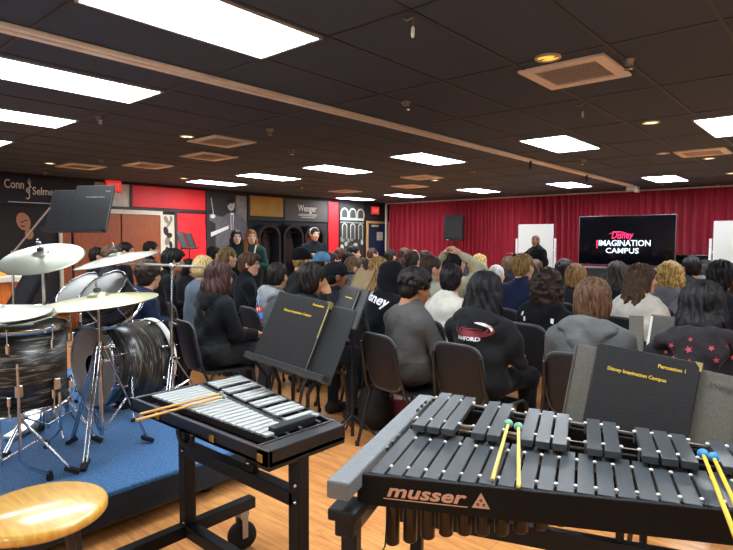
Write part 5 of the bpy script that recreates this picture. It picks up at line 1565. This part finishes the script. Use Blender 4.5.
# ------------------------------------------------------------------ front of the room
def tv():
    yv = 12.5
    a, c = ypl(579.5, 216, yv), ypl(675, 263.5, yv)
    x0, x1 = a.x, c.x; z1 = 1.955; z0 = .90
    cx = (x0 + x1) / 2
    t = thing('television', 'large black television showing Disney Imagination Campus on a stand', 'television', (cx, yv, 0))
    W, H = x1 - x0, z1 - z0
    b = MB(); b.box((0, .025, (z0 + z1) / 2), (W, .05, H), .006); b.build('housing', BLACKPLASTIC, t)
    b = MB(); b.box((0, -.001, (z0 + z1) / 2), (W - .03, .004, H - .03))
    sc_ = b.build('screen', mat('#05060c', .06, 0, .0, 5, 0, 200, (1, 1, 1), 0, .5), t)
    b = MB()
    for s in (-1, 1): b.box((s * (W / 2 - .005), -.002, (z0 + z1) / 2), (.01, .012, H), .002)
    b.box((0, -.002, z1 - .005), (W, .012, .01), .002); b.box((0, -.002, z0 + .005), (W, .012, .01), .002); b.build('bezel', mat('#6a6c70', .3, .6), t)
    M = frame((0, -.0038, 0), (1, 0, 0), (0, 0, 1))
    s = W / 95.0   # metres per photographed pixel
    def at(u, v): return ((u - 627.2) * s * 1.0, z1 - (v - 216.5) * (H / 47.5))
    WH = emit('#dff2ff', .85); PK = emit('#ff2f6e', .8)
    def fit(body, u0, u1, vb, vt, m, **kw):
        tb = text_mb(body, 1., .0006, **kw)
        xs_ = [p[0] for p in tb.v]; ys_ = [p[1] for p in tb.v if True]
        kx = (at(u1, 0)[0] - at(u0, 0)[0]) / (max(xs_) - min(xs_)); ky = (at(0, vt)[1] - at(0, vb)[1]) / (max(ys_) - max(0., min(ys_)))
        ox = at(u0, 0)[0] - min(xs_) * kx; oy = at(0, vb)[1]
        tb.v = [(p[0] * kx + ox, p[1] * ky + oy, p[2]) for p in tb.v]
        xf(tb, M); tb.build('lettering', m, sc_)
    fit('IMAGINATION', 601, 652, 245.3, 239.8, WH, bold=.01)
    fit('CAMPUS', 608.5, 641, 252.3, 247.4, WH, bold=.01)
    fit('Disney', 614, 635.5, 238.3, 231.5, PK, shear=.25, bold=.012)
    x_, y_ = at(625, 238)
    b = MB(); pts = [(x_ - .27 + .5 * k / 16, y_ + .06 + .075 * math.sin(math.pi * (k + 2) / 16), 0) for k in range(0, 13)]
    b.tube(pts, [.002 + .008 * math.sin(math.pi * k / 12) for k in range(13)], 6, 0, True, M); b.build('flourish', PK, sc_)
    b = MB(); xi, yi = at(599.2, 244); b.box((xi, -.0042, yi), (.022, .001, .17)); b.build('accent', PK, sc_)
    b = MB()
    for s_ in (-1, 1): b.box((s_ * .35, .07, .52), (.07, .04, 1.0), .005); b.bar((s_ * .35, -.28, .03), (s_ * .35, .40, .03), .06, .05, .008)
    b.box((0, .07, .3), (.7, .03, .05), .004); b.build('stand', BLACKMETAL, t)
    # low dark table in front of the stand
    t2 = thing('table', 'dark low table with grey edge under the television', 'table', (cx, yv - .55, 0))
    b = MB(); b.box((0, 0, .86), (W * 1.05, .4, .03), .004); b.build('tabletop', mat('#5a6a78', .4), t2)
    b = MB(); b.box((0, -.1, .58), (W, .02, .52), .004); b.build('front_panel', mat('#2a3440', .6, 0, .3, 3), t2)
    for sx_ in (-1, 1):
        for sy_ in (-1, 1):
            b = MB(); b.box((sx_ * W * .48, sy_ * .16, .42), (.04, .04, .85), .003); b.build('leg', BLACKMETAL, t2)
tv()
def whiteboard(u0, v0, u1, y, label, zb=.72, flip=0, wid=None):
    a = ypl(u0, v0, y); c = ypl(u1, v0, y); W = wid or (c.x - a.x); cx = a.x + W / 2; z1 = a.z
    t = thing('whiteboard', label, 'whiteboard', (cx, y, 0), 0, 'white easel boards')
    b = MB(); b.box((0, .01, (z1 + zb) / 2), (W, .02, z1 - zb), .003); b.build('board', mat('#bfc4c2', .4, 0, .01), t)
    b = MB(); b.box((0, -.03, zb), (W, .07, .02), .003); b.build('tray', mat('#c8cacc', .4, .3), t)
    for s in (-1, 1):
        b = MB(); b.box((s * (W / 2 + .045), .02, .76), (.05, .05, 1.48 - .06), .006); b.bar((s * (W / 2 + .045), -.28, .05), (s * (W / 2 + .045), .3, .05), .05, .04, .006); 
        b.box((s * (W / 2 + .01), .02, 1.2), (.05, .03, .03)); b.build('post', mat('#d5d7d8', .4, .2), t)
        for yy in (-.26, .28):
            b = MB(); b.ball((s * (W / 2 + .045), yy, .03), .03, 0, None, 12, (.6, 1, 1)); b.build('caster', RUBBER, t)
    return t
whiteboard(518.5, 224.5, 553.5, 13.1, 'white easel board behind the standing speaker')
whiteboard(714, 221, 760, 12.9, 'white easel board cut off by the right edge of the photo', wid=1.0)
# loudspeaker on a pole
p = ypl(454.5, 228, 13.2)
t = thing('loudspeaker', 'black loudspeaker on a pole in front of the red curtain', 'loudspeaker', (p.x, p.y, 0), R(18))
b = MB(); b.box((0, 0, 1.76), (.50, .40, .70), .03, seg=3); b.build('cabinet', mat('#22262c', .6, 0, .1), t)
b = MB(); b.box((0, -.203, 1.77), (.44, .012, .62), .02); b.build('grille', mat('#1a1d22', .7, .2, .3, 300), t)
b = MB(); b.box((-.14, -.212, 1.44), (.05, .006, .02)); b.build('badge', mat('#d8d2a8', .4, .5), t)
b = MB(); b.tube([(0, 0, .1), (0, 0, 1.42)], .018, 12); b.build('pole', BLACKMETAL, t)
for k in range(3):
    a = k * 2.094; b = MB(); b.tube([(0, 0, .7), (math.cos(a) * .45, math.sin(a) * .45, .012)], .012, 8); b.build('leg', BLACKMETAL, t)
# dark upright by the right whiteboard
p = ypl(702, 255, 12.3)
p = ypl(704, 255, 13.5)
t = thing('upright_piano', 'black upright piano between the television and the right whiteboard', 'piano', (p.x, 13.55, 0))
b = MB(); b.box((0, .1, .55), (1.2, .3, 1.10), .01); b.box((0, .06, 1.115), (1.26, .4, .03), .006); b.build('case', mat('#0f0f12', .25, 0, .05), t)
b = MB(); b.box((0, -.2, .66), (1.16, .3, .05), .006); b.box((-.56, -.3, .33), (.05, .05, .66), .004); b.box((.56, -.3, .33), (.05, .05, .66), .004); b.build('key_bed', mat('#0f0f12', .25, 0, .05), t)
b = MB(); b.box((0, -.24, .69), (1.05, .14, .015), .002); b.build('keys', mat('#d8d4c8', .3, 0, .02), t)
# ------------------------------------------------------------------ far left furniture
p = zpl(14, 275, 1.0)
t = thing('cabinet', 'orange wooden cabinet with a pale top at the far left', 'cabinet', (p.x - .38, p.y - .3, 0), R(20))
OW = wood('#b0561c', '#cf7a34', 4, .45, (10, 10, 1))
b = MB(); b.box((0, 0, .47), (.9, .5, .9), .006); b.build('body', OW, t)
b = MB(); b.box((0, 0, .955), (1.0, .6, .06), .006); b.build('top', mat('#c9c2b4', .5, 0, .1), t)
for s in (-1, 1):
    b = MB(); b.box((s * .22, -.255, .45), (.4, .016, .78), .004); d = b.build('door', OW, t); b = MB(); b.ball((s * .05, -.272, .5), .014, 0, None, 10); b.build('knob', STEEL, d)
t = thing('guitar', 'small orange guitar lying on the pale cabinet top at the far left', 'guitar', (p.x - .26, p.y - .24, .985), R(55))
b = MB(); poly = []
for k in range(40):
    a = 2 * math.pi * k / 40; x = math.cos(a); r_ = 1 - .22 * math.exp(-((x + .05) / .28) ** 2)
    poly.append((.24 * x, (.155 + (.03 if x < 0 else -.01)) * math.sin(a) * r_))
b.prism(poly, .08); b.build('body', mat('#d9a03a', .3, 0, .1, 8), t)
b = MB(); b.lathe([(.001, .082), (.045, .082)], 20, 0, Matrix.Translation((.02, 0, 0))); b.build('sound_hole', BLACKPAINT, t)
b = MB(); b.box((.42, 0, .085), (.42, .045, .02), .004); b.box((.68, 0, .085), (.14, .07, .018), .004); b.build('neck', mat('#4a2a18', .4), t)
a = dep(-22, 380, 4.6); c = dep(40, 268, 4.6); a.z = .235
t = thing('instrument_case', 'slim black instrument case leaning behind the tilted crash cymbal', 'case', a)
b = MB(); b.bar(Vector((0, 0, .03)), c - a, .17, .09, .03, up=(CF.x, CF.y, 0)); b.build('shell', mat('#15171f', .5, 0, .1), t)
b = MB(); mm = (c - a) * .62; b.tube([mm - CF * .05 + UPV * .06, mm - CF * .085 + UPV * .05, mm - CF * .085 - UPV * .05, mm - CF * .05 - UPV * .06], .009, 8); b.build('handle', BLACKMETAL, t)
# far music stands in front of the red banner
for k, (u, v, lab) in enumerate(((185.5, 249, 'left one of two far black stand desks before the tall red banner'), (193.5, 249, 'right one of two far black stand desks before the tall red banner'))):
    q = dep(u, v, 9.2 + .7 * k); xd = Vector((math.cos(R(125)), math.sin(R(125)), 0)); bk = Vector((-xd.y, xd.x, 0))
    music_stand(lab, frame(q, xd, (UPV * .27 + bk * .10)), .26, .30, mat('#1c1e22', .5))
# stands in the crowd
def crowd_stand(label, ul, vl, ur, vr, zb, h, lean_, m, book=None, zf=0.):
    a = zpl(ul, vl, zb); c = zpl(ur, vr, zb); xd = (c - a); W = xd.length; xd.normalize(); bk = Vector((-xd.y, xd.x, 0))
    M = frame((a + c) / 2, xd, UPV * h + bk * lean_)
    t = music_stand(label, M, W, math.hypot(h, lean_), m)
    return M, W
M, W = crowd_stand('black music stand in the crowd behind the gold lettered folder', 331, 320, 356, 330, .83, .25, .10, DESKD)
folder('black folder on the crowd stand left of the person in dark grey', M @ Matrix.Translation((-.01, .004, .003)), .22, .25, [('Disney Imagination Campus', .0, .18, 'CENTER')], False, ts=.012)
M, W = crowd_stand('brown backed music stand in the crowd beside the hooded person', 346, 295, 363, 299, .98, .20, .10, mat('#6d5a38', .55, 0, .2, 20))
M, W = crowd_stand('grey music stand in the crowd behind the bob haired person, pale left edge', 646, 356, 676, 361, .72, .245, .06, STANDM)
t = thing('sheet_binder', 'white edged binder standing on the grey crowd stand', 'binder', M.translation)
t.rotation_euler = M.to_euler()
b = MB(); b.box((-W / 2 + .09, .125, .012), (.16, .24, .008), .002); b.build('cover', mat('#4c4a44', .6), t)
b = MB(); b.box((-W / 2 + .008, .122, .014), (.014, .235, .016), .003); b.build('white_spine', mat('#e6e6e2', .5, 0, .02), t)
M, W = crowd_stand('grey music stand half hidden left of the white edged binder', 629, 352, 643, 353, .627, .25, .08, STANDM)

# ------------------------------------------------------------------ people
F0 = R(-8)
P = person
BK, DK, BR, LB, BL = '#141214', '#1f1a18', '#3a2a20', '#7a5a38', '#b89a5e'
# nearest rows
P('person with curly dark hair in a dark grey shirt leaning forward in the second row', 416.5, 266.5, 3.76, 'curly', '#171412', '#4b4a49', '#a06a4a', '#3c3a34', F0 - R(4), look=R(-14), lean=.10, pose=('lap', 'lap'), nod=.25)
P('person with shaggy black hair in a black hoodie with a red emblem on the back', 487, 269, 3.45, 'wavy', '#121114', '#1d1e20', '#c08a68', '#191a1c', F0 + R(4), look=R(2), lean=.06, bulk=1.08, extra=(hood('#1e1f21', 1.25), decal_swoosh))
P('person with a reddish brown bob in a light grey hoodie', 594, 276, 3.2, 'bob', '#5a412f', '#5c5e5e', '#c99472', '#2b313a', R(4), look=R(2), lean=.05, bulk=1.08, extra=(hood('#606262', 1.25),))
P('person with long black hair in a black hood printed with red stars', 703, 278, 2.62, 'long', '#141113', '#252326', '#b8805c', '#1c1c20', R(8), look=R(4), lean=.12, bulk=1.0, extra=(hood('#2a272a', 1.5), decal_stars))
P('person with short dark hair in a cream white shirt', 452, 263.2, 4.45, 'short', '#181416', '#c9c7bb', '#c58f70', '#23262e', F0 + R(2), look=R(20), lean=.06)
P('person with short light brown hair in a navy shirt', 524, 253, 5.18, 'short', '#7c6038', '#1d2440', '#cfa084', '#20242c', F0, look=R(-4), lean=.06, bulk=1.08)
P('person with big dark curly hair in a black jacket with white tabs', 550, 266.5, 4.25, 'bigcurly', '#2c1f18', '#121419', '#b98462', '#15161a', F0, look=R(3), lean=.08, extra=(decal_tabs,))
P('person with wavy brown hair in a cream top turning to the right', 643, 262, 4.58, 'wavy', '#4a3626', '#cfcdc2', '#d09a7c', '#23262e', F0 - R(6), look=R(-40), lean=.05)
P('person with smooth strawberry blond hair behind the bob haired person', 577, 263, 5.64, 'bob', '#8f6c44', '#2c3038', '#d0a080', '#20242c', F0, look=R(2))
P('person with dark grey wavy hair in a dark blue top', 618, 260, 6.01, 'wavy', '#3a3430', '#1e2a38', '#b98a6c', '#20242c', F0 + R(4))
P('person with curly blond hair and a grey hood', 673, 260.5, 5.30, 'bigcurly', '#a8884e', '#7c7e84', '#d0a080', '#20242c', F0 - R(4), look=R(-10), extra=(hood('#6c6e76'),))
P('person with short black hair turning left beside the curly blond', 691, 256, 6.17, 'short', '#121112', '#2b2c30', '#c08a62', '#20242c', F0 + R(8), look=R(40))
P('person with black hair at the right edge of the photo', 722, 259, 4.29, 'mop', '#0f0e10', '#1d1e24', '#b98462', '#20242c', F0)
P('person holding both hands on top of their dark head in a cream sweater', 457, 250.5, 5.99, 'short', '#1a1516', '#b5b39a', '#cf9f80', '#2a2c30', F0, pose=('head', 'head'))
P('person with brown hair in a pale green top beside the one with hands on head', 432, 255, 5.33, 'short', '#3a2a22', '#9aa08a', '#d09a7c', '#20242c', F0, look=R(-28))
P('blond person with loose hair below the black loudspeaker', 480.5, 253.5, 8.00, 'long', '#b59a62', '#4a4640', '#d4a98c', '#20242c', F0)
P('person with white hair low in the crowd right of the loudspeaker', 497, 264.5, 6.59, 'crop', '#c9c5c0', '#b8b5b0', '#d4a98c', '#20242c', F0, lean=.35)
P('person with brown hair and dark top left of the navy shirt', 509.5, 257, 8.45, 'mop', '#5a4634', '#1d1f26', '#d0a080', '#20242c', F0)
P('person with brown hair and a pale headband in the middle of the crowd', 414, 250.5, 6.74, 'short', '#3a2c24', '#2a2622', '#c99472', '#20242c', F0, extra=(headband('#b9a486'),))
P('person with long brown hair behind the headband wearer', 405.5, 247.5, 8.25, 'long', '#5a4030', '#3a2c28', '#c99472', '#20242c', F0)
P('person with dark brown hair right behind the headband wearer', 426, 250, 7.59, 'bob', '#4a2e24', '#2a2a30', '#c99472', '#20242c', F0)
P('person with a black hood up lettered Disney on the back', 394.5, 261.5, 4.77, None, '#141214', '#121419', '#b98462', '#15161a', F0 - R(6), look=R(0), lean=.24, bulk=1.08, extra=(hoodup('#121419'), decal_disney))
P('person with long golden brown hair left of the black hood', 379.5, 256, 5.97, 'long', '#a07c4a', '#3c382e', '#d0a080', '#20242c', F0)
P('person with short hair and bare neck before the navy door', 373, 247.5, 10.30, 'crop', '#4a362a', '#2a2c32', '#d0987a', '#20242c', F0 - R(10), look=R(-10))
P('person in profile with black hair before the arches picture', 354, 245.5, 9.28, 'short', '#171314', '#1c1c22', '#d2987c', '#20242c', F0 - R(20), look=R(-28))
P('person with brown hair at the left of the arches picture', 341, 247.5, 9.77, 'short', '#4a3020', '#2a2a2e', '#d2987c', '#20242c', F0)
P('person with dark hair lower in front of the arches picture', 349.5, 252, 7.88, 'short', '#14120f', '#15161c', '#c99472', '#20242c', F0)
P('person with light brown hair in a grey blue top facing right', 354.5, 256.5, 6.46, 'short', '#6a5238', '#56626e', '#d2a084', '#20242c', F0 - R(10), look=R(-22))
P('person in a black cap facing right in a black top', 337, 262, 5.01, 'crop', '#14110f', '#14161c', '#7c5038', '#20242c', F0 - R(16), look=R(-12), extra=(headgear('cap', '#17181c'),))
P('person with thick dark hair in a black top behind the gold lettered folder', 311, 261.5, 4.2, 'mop', '#1b1412', '#1c2024', '#c08860', '#20242c', F0 - R(4), look=R(26), pose=('lap', 'chin'), bulk=1.0)
P('person with short dark hair in a grey hoodie with a bright print', 278, 262, 5.20, 'short', '#1d1a17', '#54595a', '#c99472', '#23262e', F0, look=R(26), lean=.08, extra=(hood('#8a8f90', 1.1), decal_graphic))
P('person in a black beanie in the left part of the crowd', 302.5, 248, 5.98, 'crop', '#8a6a3c', '#23272a', '#c99472', '#20242c', F0, extra=(headgear('beanie', '#121215'),))
P('person in a pale blue cap beside the narrow red banner', 322.5, 252, 6.85, 'crop', '#3a2c22', '#40474c', '#d0a080', '#20242c', F0, extra=(headgear('visor_back', '#5f93b8'),))
P('person with brown red hair just right of the pale blue cap', 332.5, 252, 8.57, 'short', '#3a2422', '#2b2b30', '#d0a080', '#20242c', F0)
P('person with brown hair and glasses in profile in a dark jacket', 249.5, 251.5, 6.17, 'mop', '#4a3222', '#15171c', '#d2a084', '#20242c', F0 - R(20), look=R(-26), extra=(glasses,), lean=.04)
P('person with long reddish brown hair in a black hoodie left of the grey hoodie', 220, 260, 4.32, 'long', '#3a2420', '#16191c', '#d0987a', '#2a2c30', F0, look=R(22), lean=.04, bulk=1.12, extra=(hood('#171a1d', 1.1),))
P('person with short blond hair in a grey blue hoodie at left', 204.5, 255, 5.45, 'short', '#b8a06a', '#4b5660', '#d6a68c', '#4a5664', F0 - R(10), look=R(18), lean=.08, bulk=1.1)
P('person with fair brown hair in front of the two standing women', 228, 246.5, 6.71, 'short', '#6a5636', '#2c3034', '#d0a080', '#20242c', F0)
P('person with black hair bending down left of the standing women', 214.5, 246, 8.42, 'short', '#101012', '#22242a', '#c99472', '#20242c', F0)
P('person with patterned brown hair in a navy jacket behind the toms', 149, 258.5, 4.85, 'curly', '#2e241c', '#1c2740', '#c99472', '#1c2029', F0 - R(4), look=R(34), lean=.15, bulk=1.15)
P('person with dark hair facing right behind the thin crash cymbal', 126.5, 242, 7.58, 'short', '#171211', '#1d1d22', '#d0987a', '#20242c', F0 - R(24), look=R(-15))
P('person with grey patterned headwear behind the thin crash cymbal', 113, 244.5, 6.94, 'curly', '#5a4436', '#2a2a2e', '#d0987a', '#20242c', F0 - R(20), look=R(-5))
P('person seen just over the end of the thin crash cymbal', 151.5, 241, 8.39, 'short', '#1a1412', '#1d1d22', '#d0987a', '#20242c', F0 - R(20), look=R(-5))
P('person in black with black hair left of the tall red banner', 173, 247, 6.04, 'mop', '#0e0e10', '#101114', '#b98462', '#15161a', F0 - R(10), lean=.2)
P('person with dark curly hair below the left whiteboard', 565.5, 258.5, 6.62, 'curly', '#2c2826', '#23262c', '#b98a6c', '#20242c', F0)
P('person in a black top with brown hair in the row below the whiteboard', 536, 262, 7.25, 'short', '#4a3a2c', '#15161b', '#c99472', '#20242c', F0)
P('person with brown hair in the middle distance left of the hooded person', 364, 257.5, 7.34, 'bob', '#3a2a20', '#1a1b20', '#c99472', '#20242c', F0)
P('person with dark hair in the far row under the speaker pole', 445, 254, 9.02, 'short', '#221a18', '#2a2c32', '#c99472', '#20242c', F0)
P('person with dark hair in the far row left of the red curtain edge', 391, 249, 9.63, 'short', '#2a2220', '#1c1d22', '#c99472', '#20242c', F0)
P('person with brown hair in the far row between the two loud shirts', 465.5, 256.5, 9.82, 'short', '#3a2c24', '#30323a', '#c99472', '#20242c', F0)
P('person with dark hair in a grey top near the right whiteboard', 706, 262, 7.47, 'short', '#3c3836', '#6c6c70', '#c99472', '#20242c', F0)
P('person with dark hair at left behind the black hooded girl', 190, 262, 6.95, 'short', '#171414', '#14161a', '#c99472', '#20242c', F0 - R(10))
P('person with dark hair far left behind the drum stand', 98, 247, 7.93, 'short', '#1a1513', '#24242a', '#d0987a', '#20242c', F0 - R(15))
# standing
P('standing person in black speaking in front of the left whiteboard', 535.5, 235, 12.3, 'crop', '#5a4436', '#14171a', '#8a5a42', '#1d1f24', R(155), look=R(25), standing=True, pose=('down', 'point'), bulk=1.15)
P('standing person with long dark hair in front of the conductor poster', 236.5, 229.5, 9.6, 'long_front', '#2a1c18', '#1b2030', '#d8b49c', '#20242c', R(-125), look=R(10), standing=True, pose=('hold', 'hold'))
P('standing person in a dark green sweater with a white lanyard by the lockers', 251, 229, 9.2, 'long_front', '#8a5a34', '#23403a', '#d8aa8c', '#20242c', R(-140), look=R(25), standing=True, pose=('fold', 'fold'), extra=(strap('#dfe2dc'),))
P('standing person in a dark hoodie and pale headband in front of the Wenger sign'.replace('Wenger', 'second lettered'), 314.5, 227.5, 10.4, 'short', '#1a1412', '#1c1e24', '#c99472', '#20242c', R(-120), look=R(10), standing=True, pose=('hold', 'hold'), extra=(headband('#dcdcd8'),))

# chairs under everyone seated, and a few empty ones
for loc, fc, lab, d in PEOPLE:
    chair((loc.x - math.sin(fc) * .055, loc.y + math.cos(fc) * .055, 0), fc, ' '.join(('chair of the ' + lab).split()[:16]))
# ------------------------------------------------------------------ bags and small things on the floor
q = zpl(374, 428, 0)
t = thing('backpack', 'black backpack on the floor under the left foreground chair', 'bag', (q.x, q.y, 0), R(30))
V, F, L = solid([EL((0, 0, .17), (.13, .085, .17), 0, .05), EL((0, -.06, .11), (.10, .06, .10), 0, .04), EL((0, 0, .05), (.14, .09, .05), 0, .04)], .012, wrinkle2)
link('body', to_mesh('body', [(V, F, np.zeros(len(F), int))], [mat('#15151a', .7, 0, .1, 30, .2, 200)]), t)
b = MB(); b.tube([(-.05, .04, .32), (-.03, .03, .38), (.03, .03, .38), (.05, .04, .32)], .009, 8); b.build('handle', mat('#101013', .7), t)
q = zpl(404, 424, 0)
t = thing('box', 'dark red box with a white top on the floor under the grey shirted person', 'box', (q.x, q.y, 0), R(25))
b = MB(); b.box((0, 0, .10), (.22, .14, .20), .008); b.build('body', mat('#6a1724', .6, 0, .1), t)
b = MB(); b.box((-.04, 0, .235), (.07, .10, .07), .004); b.box((.05, 0, .24), (.08, .10, .08), .004); b.build('papers', mat('#d8d6cc', .6, 0, .1), t)
q = zpl(378, 340, .62)
